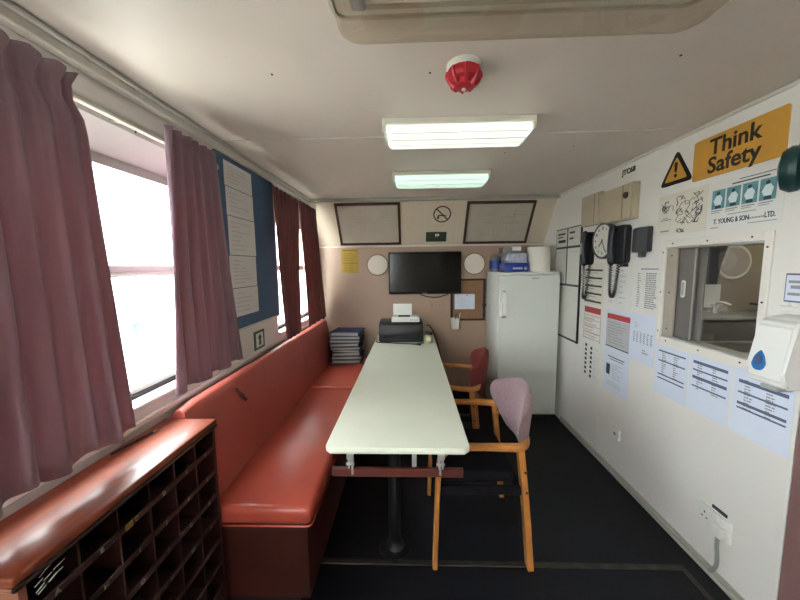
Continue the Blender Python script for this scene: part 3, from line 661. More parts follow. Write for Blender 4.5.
# ------------------------------------------------------------------ armchairs (front of the chair is local -x)
def make_chair(label, back_m, loc, rz, grp):
    t = thing('armchair', label, 'chair', loc, rz, grp)
    W = 0.255
    for s in (-1, 1):
        y = s*W
        P = [(-0.225, y, 0), (-0.215, y, 0.30), (-0.208, y, 0.47), (-0.20, y, 0.55), (-0.172, y, 0.598), (-0.12, y, 0.617), (0.0, y, 0.621), (0.10, y, 0.619), (0.165, y*0.985, 0.617), (0.205, y*0.90, 0.617), (0.228, y*0.74, 0.617)]
        bm = B_(); Q = spline(P, 5); tube(bm, Q, 0, rect=(0.042, 0.022), up=(1, 0, 0)) if False else None
        bm.free(); bm = B_()
        # one bent strip of wood: front leg and arm
        rings = []
        for i, p in enumerate(Q):
            d = (Q[min(i+1, len(Q)-1)]-Q[max(i-1, 0)]).normalized()
            if p.x < 0.02 or abs(d.z) > 0.3:
                wv = Vector((0, 1, 0)); wv = (wv-d*wv.dot(d)).normalized(); tv = d.cross(wv); hwid, hth = 0.020, 0.012
            k = min(1, max(0, (p.x-0.0)/0.12))
            wv = Vector((0, 1, 0)); wv = (wv-d*wv.dot(d)).normalized(); tv = d.cross(wv).normalized()
            hwid = 0.020*(1-k)+0.013*k; hth = 0.012*(1-k)+0.018*k
            rings.append([bm.verts.new(p+wv*a*hwid+tv*b*hth) for a, b in ((-1, -0.7), (-0.7, -1), (0.7, -1), (1, -0.7), (1, 0.7), (0.7, 1), (-0.7, 1), (-1, 0.7))])
        for p_, q_ in zip(rings, rings[1:]):
            for k in range(8): bm.faces.new((p_[k], p_[(k+1) % 8], q_[(k+1) % 8], q_[k]))
        bm.faces.new(rings[0][::-1]); bm.faces.new(rings[-1])
        fa = obj('arm_and_front_leg', bm, 'beech', t, True, 40)
        bm = B_(); cyl(bm, (-0.228, y, 0.40), (-1, 0, 0), 0.006, 0.003, 8); obj('screw', bm, 'dark_metal', fa)
        bm = B_(); tube(bm, [(0.235, y*0.985, 0), (0.215, y*0.97, 0.25), (0.195, y*0.955, 0.45), (0.178, y*0.95, 0.605)], 0, rect=(0.044, 0.028), up=(1, 0, 0))
        bl = obj('back_leg', bm, 'beech', t)
        for z, x in ((0.50, 0.197), (0.40, 0.206)):
            bm = B_(); cyl(bm, (x, y*0.95+s*0.020, z), (0, s, 0), 0.006, 0.006, 8); obj('screw', bm, 'dark_metal', bl)
        bm = B_(); box(bm, -0.20, 0.19, y*0.93-0.012, y*0.93+0.012, 0.375, 0.415, 0.003, 1); obj('seat_rail', bm, 'seat_fabric', t)
        # upright that carries the padded back
        bm = B_(); tube(bm, spline([(0.185, y*0.88, 0.56), (0.208, y*0.72, 0.61), (0.232, y*0.62, 0.66)], 4), 0, rect=(0.03, 0.016), up=(1, 0, 0)); up_ = obj('back_support', bm, 'beech', t)
        bm = B_(); cyl(bm, (0.236, y*0.70, 0.625), (1, 0, 0), 0.007, 0.006, 8); obj('screw', bm, 'steel', up_)
    bm = B_(); box(bm, -0.225, 0.165, -0.222, 0.222, 0.415, 0.47, 0.022, 3); obj('seat', bm, 'seat_fabric', t, True, 60)
    for x in (-0.20, 0.18):
        bm = B_(); box(bm, x-0.012, x+0.012, -0.235, 0.235, 0.378, 0.413, 0.003, 1); obj('cross_rail', bm, 'seat_fabric', t)
    # padded, curved backrest with a tapering lower edge
    bm = B_(); nu, nv = 16, 14
    def shell(side):
        G = []
        for j in range(nv+1):
            v = j/nv
            if v < 0.62: half = 0.105+0.17*math.sin(PI/2*v/0.62)
            else:
                k = (v-0.62)/0.38; half = 0.275*math.sqrt(max(0.0, 1-0.62*k*k*k))
            z = 0.52+0.30*v
            row = []
            for i in range(nu+1):
                u = -1+2*i/nu; yy = half*u
                edge = (1-abs(u)**5)**0.5*(1-abs(2*v-1)**6)**0.5
                top = 0.03*(1-u*u)*v*v
                th = 0.026*edge*side
                xc = 0.25+0.03*v-1.5*yy*yy
                row.append((xc+th, yy, z+top-0.02*(abs(u)**3)*(v > 0.6)*(v-0.6)/0.4))
            G.append(row)
        return G
    Fg, Bg = shell(-1), shell(1)
    VF = [[bm.verts.new(p) for p in r] for r in Fg]; VB = [[bm.verts.new(p) for p in r] for r in Bg]
    for j in range(nv):
        for i in range(nu):
            bm.faces.new((VF[j][i], VF[j][i+1], VF[j+1][i+1], VF[j+1][i])); bm.faces.new((VB[j][i], VB[j+1][i], VB[j+1][i+1], VB[j][i+1]))
    bmesh.ops.remove_doubles(bm, verts=bm.verts[:], dist=0.0005)
    be = [e for e in bm.edges if e.is_boundary]
    if be:
        try: bmesh.ops.bridge_loops(bm, edges=be)
        except Exception: pass
    bmesh.ops.smooth_vert(bm, verts=bm.verts[:], factor=0.3, use_axis_x=True, use_axis_y=True, use_axis_z=True)
    obj('backrest', bm, back_m, t, True, 80)
    return t
G1 = 'wooden armchairs at the mess table'
make_chair('wooden armchair with mauve fabric back nearest the camera', 'mauve_fabric', (0.33, 1.71, 0), 0.0, G1)
make_chair('wooden armchair with maroon back near the refrigerator', 'maroon_fabric', (0.285, 2.46, 0), -0.2, G1)

# ------------------------------------------------------------------ things on the table
t = thing('printer', 'black desktop printer at the far end of the table', 'printer', (-0.10, 3.05, TZ))
bm = B_(); box(bm, -0.212, 0.212, 0, 0.28, 0.006, 0.175, 0.012, 3)
for v in bm.verts:
    if v.co.z > 0.14 and v.co.y < 0.05: v.co.y += 0.03
pb = obj('body', bm, 'printer_black', t, True)
bm = B_(); box(bm, -0.20, 0.20, 0.008, 0.27, 0, 0.006); obj('feet', bm, 'rubber', t)
bm = B_(); box(bm, -0.17, 0.17, -0.004, 0.004, 0.03, 0.075, 0.003, 1); obj('output_slot', bm, 'tv_black', pb)
bm = B_(); box(bm, -0.21, 0.21, 0.05, 0.27, 0.175, 0.190, 0.006, 2); obj('lid', bm, 'printer_black', t, True)
t = thing('label_printer', 'small white printer with paper tray standing on the black printer', 'printer', (-0.065, 3.10, TZ+0.190))
bm = B_(); prism(bm, [(-0.125, 0), (0.145, 0), (0.145, 0.028), (0.125, 0.05), (-0.115, 0.05), (-0.125, 0.03)], 0, 0.12); obj('body', bm, 'plastic_white', t)
bm = B_(); box(bm, -0.13, 0.13, 0.12, 0.126, 0.03, 0.18, 0.0); 
bmesh.ops.transform(bm, matrix=Matrix.Translation((-0.02, 0.0, 0)) @ Matrix.Rotation(math.radians(-8), 4, 'X'), verts=bm.verts[:]); 
for v in bm.verts: v.co.x = -0.115 if v.co.x < -0.02 else 0.072
obj('paper_tray', bm, 'plastic_white', t)
bm = B_(); box(bm, -0.06, 0.055, -0.002, 0.02, 0.050, 0.066, 0.003, 1); obj('control_strip', bm, 'printer_black', t)
for i in range(4):
    bm = B_(); box(bm, 0.055+i*0.02, 0.067+i*0.02, -0.003, 0.002, 0.014, 0.024); obj('button', bm, 'plastic_grey', t)
t = thing('jar', 'small pale yellow jar with dark lid beside the printer', 'jar', (0.165, 3.03, TZ))
bm = B_(); lathe(bm, [(0.0, 0), (0.033, 0), (0.036, 0.006), (0.036, 0.072), (0.030, 0.080), (0, 0.080)], n=24); obj('body', bm, 'jar_yellow', t, True)
bm = B_(); lathe(bm, [(0.0, 0.079), (0.033, 0.079), (0.033, 0.108), (0, 0.108)], n=24); obj('lid', bm, 'jar_lid', t, True)
bm = B_(); box(bm, -0.02, 0.02, -0.0375, -0.034, 0.03, 0.06); obj('label', bm, 'paper', t)
bm = B_(); tube(bm, spline([(-0.34, 3.25, TZ+0.006), (-0.335, 3.06, TZ+0.006), (-0.24, 3.02, TZ+0.006), (-0.08, 2.985, TZ+0.006), (0.03, 2.97, TZ+0.006), (0.10, 3.0, TZ+0.006), (0.12, 3.02, TZ+0.006)], 8), 0.0045, 6)
tag(obj('cable', bm, 'cable_black', None, True), 'thin black cable lying on the table before the printer', 'cable')
bm = B_(); tube(bm, spline([(0.01, 2.96, TZ+0.005), (0.05, 2.955, TZ+0.005), (0.085, 2.93, TZ+0.005)], 4), [0.004]*4+[0.008]*5, 6)
tag(obj('cable', bm, 'cable_black', None, True), 'short black cable end with plug on the table', 'cable')
bm = B_(); tube(bm, spline([(0.16, 3.30, TZ+0.12), (0.20, 3.40, TZ+0.09), (0.262, 3.42, 0.70), (0.30, 3.44, 0.55), (0.33, 3.46, 0.40), (0.35, 3.47, 0.10), (0.36, 3.47, 0.006)], 8), 0.006, 6)
tag(obj('cable', bm, 'cable_black', None, True), 'thick black cable dropping behind the right end of the table', 'cable')
bm = B_(); tube(bm, spline([(0.30, 3.485, 0.76), (0.33, 3.485, 0.74), (0.35, 3.485, 0.70), (0.37, 3.485, 0.60), (0.40, 3.485, 0.30), (0.41, 3.485, 0.006)], 8), 0.005, 6)
tag(obj('cable', bm, 'cable_grey', None, True), 'grey cable running down the back wall to the floor', 'cable')

# folders on the bench
spec = [('folder_black', 0.040, 0.30), ('folder_navy', 0.036, 0.31), ('folder_black', 0.042, 0.29), ('pages', 0.018, 0.27), ('folder_navy', 0.034, 0.31), ('folder_black', 0.038, 0.30), ('folder_navy', 0.034, 0.32), ('folder_black', 0.036, 0.31), ('folder_blue', 0.045, 0.30)]
lab = ['black binder at the bottom of the stack on the bench', 'navy binder second from the bottom of the bench stack', 'black binder third from the bottom of the bench stack', 'thin wad of white papers among the stacked binders', 'navy binder in the middle of the bench stack', 'black binder just above the middle of the bench stack', 'navy binder third from the top of the bench stack', 'black binder just under the blue folder on the bench', 'bright blue folder on top of the binder stack']
z = 0.5045; rnd = random.Random(5)
for (m, hh, w), lb in zip(spec, lab):
    a = rnd.uniform(-0.12, 0.12)
    t = thing('binder' if m != 'pages' else 'paper_wad', lb, 'binder' if m != 'pages' else 'papers', (-0.652+rnd.uniform(-0.012, 0.012), 3.14, z), a, 'binders stacked on the bench')
    d = 0.24
    if m == 'pages':
        bm = B_(); box(bm, -w/2, w/2, 0, d, 0, hh-0.001); obj('pages', bm, 'pages', t)
    else:
        bm = B_(); box(bm, -w/2, w/2, 0, d, 0, 0.004); obj('cover', bm, m, t)
        bm = B_(); box(bm, -w/2, w/2, 0, d, hh-0.005, hh-0.001); obj('cover', bm, m, t)
        bm = B_(); box(bm, -w/2, -w/2+0.004, 0, d, 0.004, hh-0.005); obj('spine', bm, m, t)
        bm = B_(); box(bm, -w/2+0.004, w/2-0.02, 0.012, d-0.01, 0.0045, hh*0.66); obj('pages', bm, 'pages', t)
    z += hh

# ------------------------------------------------------------------ back wall things
t = thing('television', 'black flat screen television on the back wall', 'television', (0.147, YB, 1.17))
bm = B_(); box(bm, -0.381, 0.381, -0.072, -0.032, 0, 0.442, 0.006, 2); obj('casing', bm, 'tv_black', t, True)
bm = B_(); box(bm, -0.366, 0.366, -0.0735, -0.070, 0.022, 0.428); obj('screen', bm, 'tv_screen', t)
bm = B_(); box(bm, -0.15, 0.15, -0.033, 0, 0.12, 0.32); obj('wall_bracket', bm, 'dark_metal', t)
bm = B_(); box(bm, -0.025, 0.025, -0.0735, -0.071, 0.007, 0.013); obj('badge', bm, 'plastic_grey', t)
bm = B_(); tube(bm, spline([(0.10, 3.49, 1.16), (0.19, 3.485, 1.135), (0.28, 3.485, 1.130), (0.36, 3.485, 1.15), (0.40, 3.49, 1.162)], 8), 0.006, 6)
tag(obj('cable', bm, 'cable_black', None, True), 'black cable sagging below the television', 'cable')
for lb, x in (('round white wall plate left of the television', -0.355), ('round white wall plate right of the television', 0.673)):
    t = on_back('round_plate', lb, 'wall plate', x, 1.482, 'round plates beside the television')
    bm = B_(); lathe(bm, [(0.0, 0), (0.118, 0), (0.118, 0.008), (0.105, 0.014), (0, 0.014)], (0, 0, 0), (0, -1, 0), 40); obj('rim', bm, 'round_rim', t, True)
    bm = B_(); lathe(bm, [(0.0, 0.013), (0.106, 0.013), (0.104, 0.022), (0.085, 0.027), (0, 0.029)], (0, 0, 0), (0, -1, 0), 40); obj('disc', bm, 'round_white', t, True)
def framed(label, x0, x1, s0, s1, seed, ink, grp):
    t = on_slope('framed_plan', label, 'framed plan', (x0+x1)/2, (s0+s1)/2, grp); w, h = (x1-x0)/2, (s1-s0)/2; f = 0.024
    for nm, a in (('frame_side', (-w, -w+f, -h, h)), ('frame_side', (w-f, w, -h, h)), ('frame_rail', (-w+f, w-f, h-f, h)), ('frame_rail', (-w+f, w-f, -h, -h+f))):
        bm = B_(); box(bm, a[0], a[1], -0.022, 0, a[2], a[3], 0.003, 1); obj(nm, bm, 'frame_wood', t)
    bm = B_(); box(bm, -w+f, w-f, -0.010, 0, -h+f, h-f); obj('plan_sheet', bm, 'plan_paper', t)
    r = random.Random(seed); rects = []
    for k in range(16):
        x = r.uniform(-w*0.7, w*0.55); z = r.uniform(-h*0.65, h*0.6)
        if k % 2: rects.append((x, x+r.uniform(0.05, 0.16), z, z+0.003))
        else: rects.append((x, x+0.003, z, z+r.uniform(0.03, 0.09)))
    obj('drawing', bars(rects, -0.0112, -0.0098), ink, t)
    return t
framed('dark framed plan on the leaning wall, left of the no smoking sign', -0.741, -0.100, 0.015, 0.482, 2, 'ink_pink', 'framed plans')
framed('dark framed plan on the leaning wall, right of the no smoking sign', 0.548, 1.205, 0.012, 0.478, 4, 'ink_grey', 'framed plans')
t = on_slope('no_smoking_sign', 'round no smoking sign on the leaning wall', 'sign', 0.315, 0.348)
bm = B_(); box(bm, -0.115, 0.115, -0.0025, 0, -0.115, 0.115, 0.001, 1); obj('plate', bm, 'wall_cream', t)
bm = B_(); P = [(0.082*math.cos(a*PI/20), -0.004, 0.082*math.sin(a*PI/20)) for a in range(41)]; tube(bm, P, 0, rect=(0.013, 0.003), up=(0, 1, 0)); obj('ring', bm, 'frame_wood', t)
bm = B_(); tube(bm, [(-0.056, -0.0042, 0.056), (0.056, -0.0042, -0.056)], 0, rect=(0.013, 0.003), up=(0, 1, 0)); obj('slash', bm, 'frame_wood', t)
bm = B_(); box(bm, -0.045, 0.03, -0.0035, -0.002, -0.022, -0.008); box(bm, 0.034, 0.042, -0.0035, -0.002, -0.022, -0.008); box(bm, -0.05, -0.028, -0.0035, -0.002, -0.05, -0.024); obj('cigarette', bm, 'ink_dark', t)
t = on_slope('emergency_sign', 'small dark green sign below the no smoking sign', 'sign', 0.266, 0.097)
bm = B_(); box(bm, -0.106, 0.106, -0.012, 0, -0.055, 0.055, 0.002, 1); obj('plate', bm, 'dark_green_sign', t)
bm = B_(); box(bm, -0.012, 0.03, -0.014, -0.0115, 0.018, 0.036); box(bm, -0.008, 0.0, -0.014, -0.0115, 0.002, 0.018); box(bm, 0.012, 0.02, -0.014, -0.0115, 0.006, 0.018); obj('symbol', bm, 'paper', t)
ylines = lines(B_(), -0.075, 0.075, -0.115, 0.09, 11, 0.006, (0.6, 1.0), seed=4)
sheet(on_back, 'yellow printed notice on the back wall beside the window curtain', -0.652, 1.528, 0.187, 0.258, 'yellow_note', [('print', ylines, 'yellow_ink'), ('heading', bars([(-0.08, 0.08, 0.105, 0.118), (-0.08, 0.08, -0.03, -0.024)]), 'yellow_ink')], cat='notice', name='notice')
t = on_back('corkboard', 'dark framed corkboard between the television and the refrigerator', 'corkboard', 0.61, 0.875)
bm = B_(); box(bm, -0.17, 0.17, -0.010, 0, 0.015, 0.435); obj('cork_panel', bm, 'cork', t)
for nm, a in (('frame_side', (-0.185, -0.160, 0, 0.45)), ('frame_side', (0.160, 0.185, 0, 0.45)), ('frame_rail', (-0.16, 0.16, 0.43, 0.45)), ('frame_rail', (-0.16, 0.16, 0, 0.02))):
    bm = B_(); box(bm, a[0], a[1], -0.018, 0, a[2], a[3], 0.002, 1); obj(nm, bm, 'sign_black', t)
bm = B_(); cyl(bm, (0.172, -0.018, 0.17), (0, -1, 0), 0.022, 0.01, 14); obj('knob', bm, 'sign_black', t)
bm = lines(B_(), -0.08, 0.08, -0.05, 0.04, 4, 0.004, (0.3, 0.8), seed=9)
sheet(on_back, 'white note pinned on the corkboard', 0.575, 1.08, 0.215, 0.165, 'paper_blue', [('print', bm, 'ink_pale'), ('pin', bars([(0.02, 0.03, 0.062, 0.072)], -0.006, -0.0004), 'ink_dark')], cat='note', name='note', lift=0.0105)
t = on_back('pen_cup', 'small white cup of pens on the wall below the corkboard corner', 'pen cup', 0.465, 0.80)
bm = B_(); box(bm, -0.02, 0.02, -0.026, 0, 0.0, 0.06); obj('bracket', bm, 'plastic_white', t)
bm = B_(); lathe(bm, [(0.0, 0), (0.044, 0), (0.050, 0.11), (0.045, 0.11), (0.040, 0.008), (0, 0.008)], (0, -0.072, 0), n=24); obj('cup', bm, 'plastic_white', t, True)
for i, (x, a, m) in enumerate(((-0.015, 0.3, 'ink_dark'), (0.005, 0.05, 'sign_black'), (0.02, 0.35, 'plastic_white'), (0.0, 0.55, 'ink_dark'))):
    bm = B_(); tube(bm, [(x, -0.072, 0.012), (x+a*0.10, -0.062+0.006*i-0.015, 0.165)], 0.005, 6); obj('pen', bm, m, t)
t = on_back('blank_plate', 'cream blanking plate on the back wall above the table', 'wall plate', 0.265, 1.04)
bm = B_(); box(bm, -0.06, 0.06, -0.008, 0, -0.06, 0.06, 0.003, 2); obj('plate', bm, 'wall_tan', t)
screw(t, -0.04, -0.008, 0); screw(t, 0.04, -0.008, 0)

# ------------------------------------------------------------------ refrigerator and what stands on it
FX0, FX1, FY0, FZ = 0.802, 1.350, 2.985, 1.40
t = thing('refrigerator', 'tall white single door refrigerator in the corner', 'refrigerator', ((FX0+FX1)/2, FY0, 0))
w = (FX1-FX0)/2
bm = B_(); box(bm, -w+0.002, w-0.002, 0.055, 0.49, 0.03, FZ-0.002, 0.006, 2); obj('cabinet', bm, 'fridge_white', t, True)
bm = B_(); box(bm, -w+0.008, w-0.008, 0.045, 0.055, 0.06, FZ-0.03); obj('door_gasket', bm, 'fridge_gasket', t)
bm = B_(); box(bm, -w, w, 0, 0.045, 0.055, FZ-0.025, 0.010, 3); dd = obj('door', bm, 'fridge_white', t, True)
bm = B_(); box(bm, -w, w, 0.0, 0.30, FZ-0.023, FZ, 0.006, 2); obj('top', bm, 'fridge_white', t, True)
bm = B_(); box(bm, -w+0.02, w-0.02, 0.05, 0.45, 0, 0.03); obj('plinth', bm, 'rubber', t)
bm = B_(); tube(bm, spline([(-w+0.035, 0.0, 1.225), (-w+0.035, -0.045, 1.21), (-w+0.035, -0.05, 1.11), (-w+0.035, -0.045, 1.01), (-w+0.035, 0.0, 0.995)], 5), 0, rect=(0.034, 0.020), up=(0, 1, 0)); obj('handle', bm, 'handle_white', dd, True)
bm = B_(); box(bm, 0.02, 0.08, -0.0015, 0.002, 1.338, 1.346); obj('badge', bm, 'plastic_grey', dd)
t = thing('paper_roll', 'large white paper towel roll on the refrigerator', 'paper roll', (1.205, 3.13, FZ))
bm = B_(); lathe(bm, [(0.028, 0), (0.098, 0), (0.101, 0.004), (0.101, 0.226), (0.098, 0.23), (0.028, 0.23)], n=40); obj('paper', bm, 'roll_white', t, True)
bm = B_(); lathe(bm, [(0.022, 0), (0.0285, 0), (0.0285, 0.231), (0.022, 0.231)], n=24); obj('core', bm, 'cork', t, True)
t = thing('tissue_pack', 'blue and white plastic wrapped pack on the refrigerator', 'pack', (0.985, 3.06, FZ))
bm = B_(); box(bm, -0.115, 0.115, 0, 0.22, 0, 0.085, 0.014, 3); pk = obj('blue_wrap', bm, 'pack_blue', t, True)
bm = B_(); box(bm, -0.10, 0.105, 0.004, 0.21, 0.080, 0.175, 0.03, 3)
for v in bm.verts: v.co.x += 0.01*math.sin(v.co.z*90); v.co.y += 0.008*math.sin(v.co.x*70)
obj('clear_wrap', bm, 'pack_clear', t, True)
bm = B_(); box(bm, -0.04, 0.05, -0.0015, 0.002, 0.026, 0.042); box(bm, 0.065, 0.09, -0.0015, 0.002, 0.022, 0.046); obj('print', bm, 'pack_clear', pk)
t = thing('wrapped_bag', 'grey and blue rounded bag at the back left of the refrigerator top', 'bag', (0.862, 3.365, FZ))
bm = B_(); lathe(bm, [(0.0, 0), (0.055, 0.002), (0.072, 0.04), (0.072, 0.10), (0.060, 0.15), (0.03, 0.175), (0.0, 0.18)], n=20)
for v in bm.verts: v.co.x *= 0.76+0.05*math.sin(v.co.z*60); v.co.y += 0.003*math.sin(v.co.z*80)
obj('bag', bm, 'pack_grey', t, True)
bm = B_(); lathe(bm, [(0.073, 0.03), (0.078, 0.06), (0.077, 0.11), (0.074, 0.11), (0.075, 0.06), (0.070, 0.03)], n=20)
for v in bm.verts: v.co.x *= 0.76+0.05*math.sin(v.co.z*60)
obj('blue_band', bm, 'pack_blue', t, True)
t = thing('clear_box', 'clear plastic box resting on top of the wrapped pack', 'box', (0.945, 3.09, FZ+0.1755))
bm = B_(); box(bm, -0.085, 0.085, 0, 0.14, 0, 0.055, 0.006, 2); obj('tub', bm, 'pack_grey', t, True)
bm = B_(); box(bm, 0.0, 0.082, -0.003, 0.13, 0.022, 0.062, 0.005, 2); obj('white_carton', bm, 'plastic_white', t, True)

# ------------------------------------------------------------------ right wall: planner, clock, phones, boxes
t = on_right('whiteboard', 'white planner board with black tape grid beside the refrigerator', 'whiteboard', 2.955, 0.80)
w = 0.225
bm = B_(); box(bm, -w, w, -0.012, 0, 0, 0.985); obj('panel', bm, 'whiteboard', t)
for z in (0.0, 0.475, 0.805):
    bm = B_(); box(bm, -w, w, -0.0145, -0.011, z, z+0.018); obj('tape_strip', bm, 'tape_black', t)
bm = B_(); box(bm, -0.012, 0.002, -0.0140, -0.011, 0.49, 0.985); obj('tape_strip', bm, 'tape_black', t)
for x in (-w, w-0.008):
    bm = B_(); box(bm, x, x+0.008, -0.0145, 0, 0, 0.985); obj('frame_side', bm, 'tape_black' if x > 0 else 'trim_grey', t)
bm = B_(); box(bm, -w, w, -0.0145, 0, 0.977, 0.985); obj('frame_rail', bm, 'tape_black', t)
obj('print', bars([(-0.19, -0.05, 0.93, 0.945), (-0.19, -0.09, 0.905, 0.915), (-0.18, -0.04, 0.86, 0.885), (0.03, 0.12, 0.93, 0.945), (0.03, 0.10, 0.88, 0.895)], -0.0135, -0.0115), 'ink_dark', t)
obj('faint_print', bars([(-0.19, -0.06, 0.77, 0.775), (0.03, 0.17, 0.77, 0.775), (-0.19, 0.1, 0.44, 0.445)], -0.0135, -0.0115), 'ink_pale', t)

def cabinet_box(label, yc, z, w, h, d, latch, grp):
    t = on_right('electrical_box', label, 'electrical box', yc, z, grp)
    bm = B_(); box(bm, -w/2, w/2, -d*0.75, 0, 0, h, 0.006, 2); obj('body', bm, 'box_beige', t, True)
    bm = B_(); box(bm, -w/2+0.004, w/2-0.004, -d, -d*0.75, 0.004, h-0.004, 0.006, 2); lid = obj('lid', bm, 'box_beige', t, True)
    if latch:
        bm = B_(); box(bm, w/2-0.075, w/2-0.066, -d-0.001, -d+0.003, 0.01, h-0.01); obj('groove', bm, 'box_seam', lid)
        bm = B_(); lathe(bm, [(0.0, 0), (0.020, 0), (0.020, 0.008), (0.012, 0.014), (0, 0.014)], (w/2-0.035, -d, h*0.66), (0, -1, 0), 20); obj('latch', bm, 'frame_wood', lid, True)
    else:
        bm = B_(); box(bm, w/2-0.05, w/2-0.042, -d-0.001, -d+0.003, 0.01, h-0.01); obj('groove', bm, 'box_seam', lid)
    return t
G2 = 'beige electrical boxes'
cabinet_box('smaller beige electrical box left of the pair above the phones', 2.57, 1.757, 0.235, 0.232, 0.045, False, G2)
cabinet_box('larger beige electrical box with dark latch above the phones', 2.215, 1.742, 0.27, 0.222, 0.062, True, G2)
bm = B_(); box(bm, XR-0.03, XR, 2.356, 2.45, 1.765, 1.965, 0.004, 1); tag(obj('conduit_box', bm, 'box_beige'), 'narrow beige connecting duct between the two electrical boxes', 'duct')

t = on_right('wall_clock', 'round white wall clock between the two telephones', 'clock', 2.405, 1.63)
bm = B_(); lathe(bm, [(0.0, 0), (0.128, 0), (0.130, 0.010), (0.128, 0.030), (0.118, 0.034), (0.114, 0.026), (0.0, 0.026)], (0, 0, 0), (0, -1, 0), 48); obj('case', bm, 'clock_rim', t, True)
bm = B_(); cyl(bm, (0, -0.0255, 0), (0, -1, 0), 0.113, 0.002, 40); fc = obj('dial', bm, 'clock_face', t)
for k in range(1, 13):
    a = PI/2-k*PI/6; text_part(str(k), 0.026, 'ink_dark', fc, 0.088*math.cos(a), 0.088*math.sin(a), -0.0285, bold=0.0005, name='numeral')
for a, l, w in ((PI/2-0.62*2*PI, 0.055, 0.008), (PI/2-0.42*2*PI, 0.083, 0.005)):
    bm = B_(); tube(bm, [(-0.012*math.cos(a), -0.031, -0.012*math.sin(a)), (l*math.cos(a), -0.031, l*math.sin(a))], 0, rect=(w, 0.002), up=(0, 1, 0)); obj('hand', bm, 'ink_dark', t)

def phone(label, yc, z, face, coil, grp, w=0.15, hx=0.0):
    t = on_right('wall_telephone', label, 'telephone', yc, z, grp)
    h = 0.26
    bm = B_(); prism(bm, rrect(-w/2, w/2, 0.004, h-0.004, 0.03), -0.034, 0); bmesh.ops.bevel(bm, geom=[e for e in bm.edges if e.verts[0].co.y < -0.03 and e.verts[1].co.y < -0.03], offset=0.006, segments=2, affect='EDGES'); obj('body', bm, 'phone_black', t, True)
    # handset: a flattened bar that swells at the ear and mouth ends
    bm = B_(); rings = []; ns, nc = 22, 14
    for i in range(ns+1):
        u = -1+2*i/ns; zc = h/2+u*0.136; e = math.sqrt(max(0.0, 1-abs(u)**10))
        hw_ = (0.024+0.012*abs(u)**2.5)*max(0.25, e); hd = (0.013+0.007*abs(u)**3)*max(0.25, e); yc_ = -0.060+0.014*u*u
        rings.append([bm.verts.new((hx+hw_*math.cos(2*PI*k/nc), yc_+hd*math.sin(2*PI*k/nc), zc)) for k in range(nc)])
    for p_, q_ in zip(rings, rings[1:]):
        for k in range(nc): bm.faces.new((p_[k], p_[(k+1) % nc], q_[(k+1) % nc], q_[k]))
    bm.faces.new(rings[0][::-1]); bm.faces.new(rings[-1])
    hs = obj('handset', bm, 'phone_black', t, True, 60)
    if face:
        bm = B_(); box(bm, hx-0.011, hx+0.011, -0.0755, -0.071, 0.085, 0.175, 0.002, 1); obj('label', bm, 'phone_label', hs)
    else:
        bm = B_(); box(bm, hx+0.042, w/2-0.010, -0.037, -0.033, 0.03, 0.23, 0.002, 1); obj('face_plate', bm, 'phone_black', t)
        bm = B_(); box(bm, w/2-0.055, w/2-0.01, -0.030, 0.0, -0.014, 0.004, 0.003, 1); obj('cord_grip', bm, 'phone_black', t)
    path = spline([(hx-0.004, -0.045, 0.0), (hx-0.006, -0.045, -0.10), (hx+0.002, -0.045, coil*0.85), (hx+0.018, -0.042, coil), (hx+0.034, -0.038, coil*0.85), (hx+0.042, -0.032, -0.10), (hx+0.042, -0.022, 0.006)], 40)
    pts = []
    for i, p in enumerate(path):
        a = i*0.95; pts.append((p.x+0.009*math.cos(a), p.y+0.009*math.sin(a), p.z))
    bm = B_(); tube(bm, pts, 0.0036, 5); obj('coiled_cord', bm, 'cable_black', t, True)
    return t
G3 = 'black wall telephones'
phone('black wall telephone with pale label on handset, beside the white planner', 2.60, 1.455, True, -0.26, G3, 0.10, -0.005)
phone('large black wall telephone overlapping the right side of the clock', 2.215, 1.46, False, -0.22, G3, 0.155, -0.042)
t = on_right('wall_speaker', 'small dark grey angled wall speaker right of the telephones', 'speaker', 2.025, 1.535)
bm = B_(); prism_z(bm, [(-0.075, 0), (-0.075, -0.02), (0.0, -0.050), (0.075, -0.03), (0.075, 0)], 0, 0.145); bmesh.ops.bevel(bm, geom=bm.edges[:], offset=0.004, segments=2, affect='EDGES'); obj('case', bm, 'speaker_grey', t, True, 25)
bm = B_(); box(bm, -0.005, 0.032, -0.03, -0.002, -0.03, 0.0, 0.004, 1); obj('volume_knob', bm, 'speaker_grey', t)

# signs and posters
t = on_right('small_sign', 'small tag with black lettering high above the electrical boxes', 'sign', 2.20, 2.055)
bm = B_(); box(bm, -0.075, 0.075, -0.0015, 0, -0.018, 0.018); obj('plate', bm, 'wall_white', t)
text_part('JTC68', 0.044, 'sign_black', t, bold=0.0026, sx=1.12)
t = on_right('warning_sign', 'yellow triangular warning sticker with exclamation mark', 'sign', 1.815, 1.88)
def tri(w, h, r): 
    pts = [(-w, 0), (w, 0), (0, h)]; out = []
    for i in range(3):
        p, q, s = Vector(pts[i-1]), Vector(pts[i]), Vector(pts[(i+1) % 3]); a = (p-q).normalized(); b = (s-q).normalized()
        for k in range(5):
            t_ = k/4; out.append(tuple(((q+a*r)*(1-t_)**2 + 2*q*t_*(1-t_) + (q+b*r)*t_**2)))
    return out
bm = B_(); prism(bm, tri(0.108, 0.176, 0.03), -0.003, 0); obj('border', bm, 'sign_black', t)
bm = B_(); prism(bm, [(x, z+0.020) for x, z in tri(0.074, 0.120, 0.012)], -0.0045, -0.002); obj('field', bm, 'sign_yellow', t)
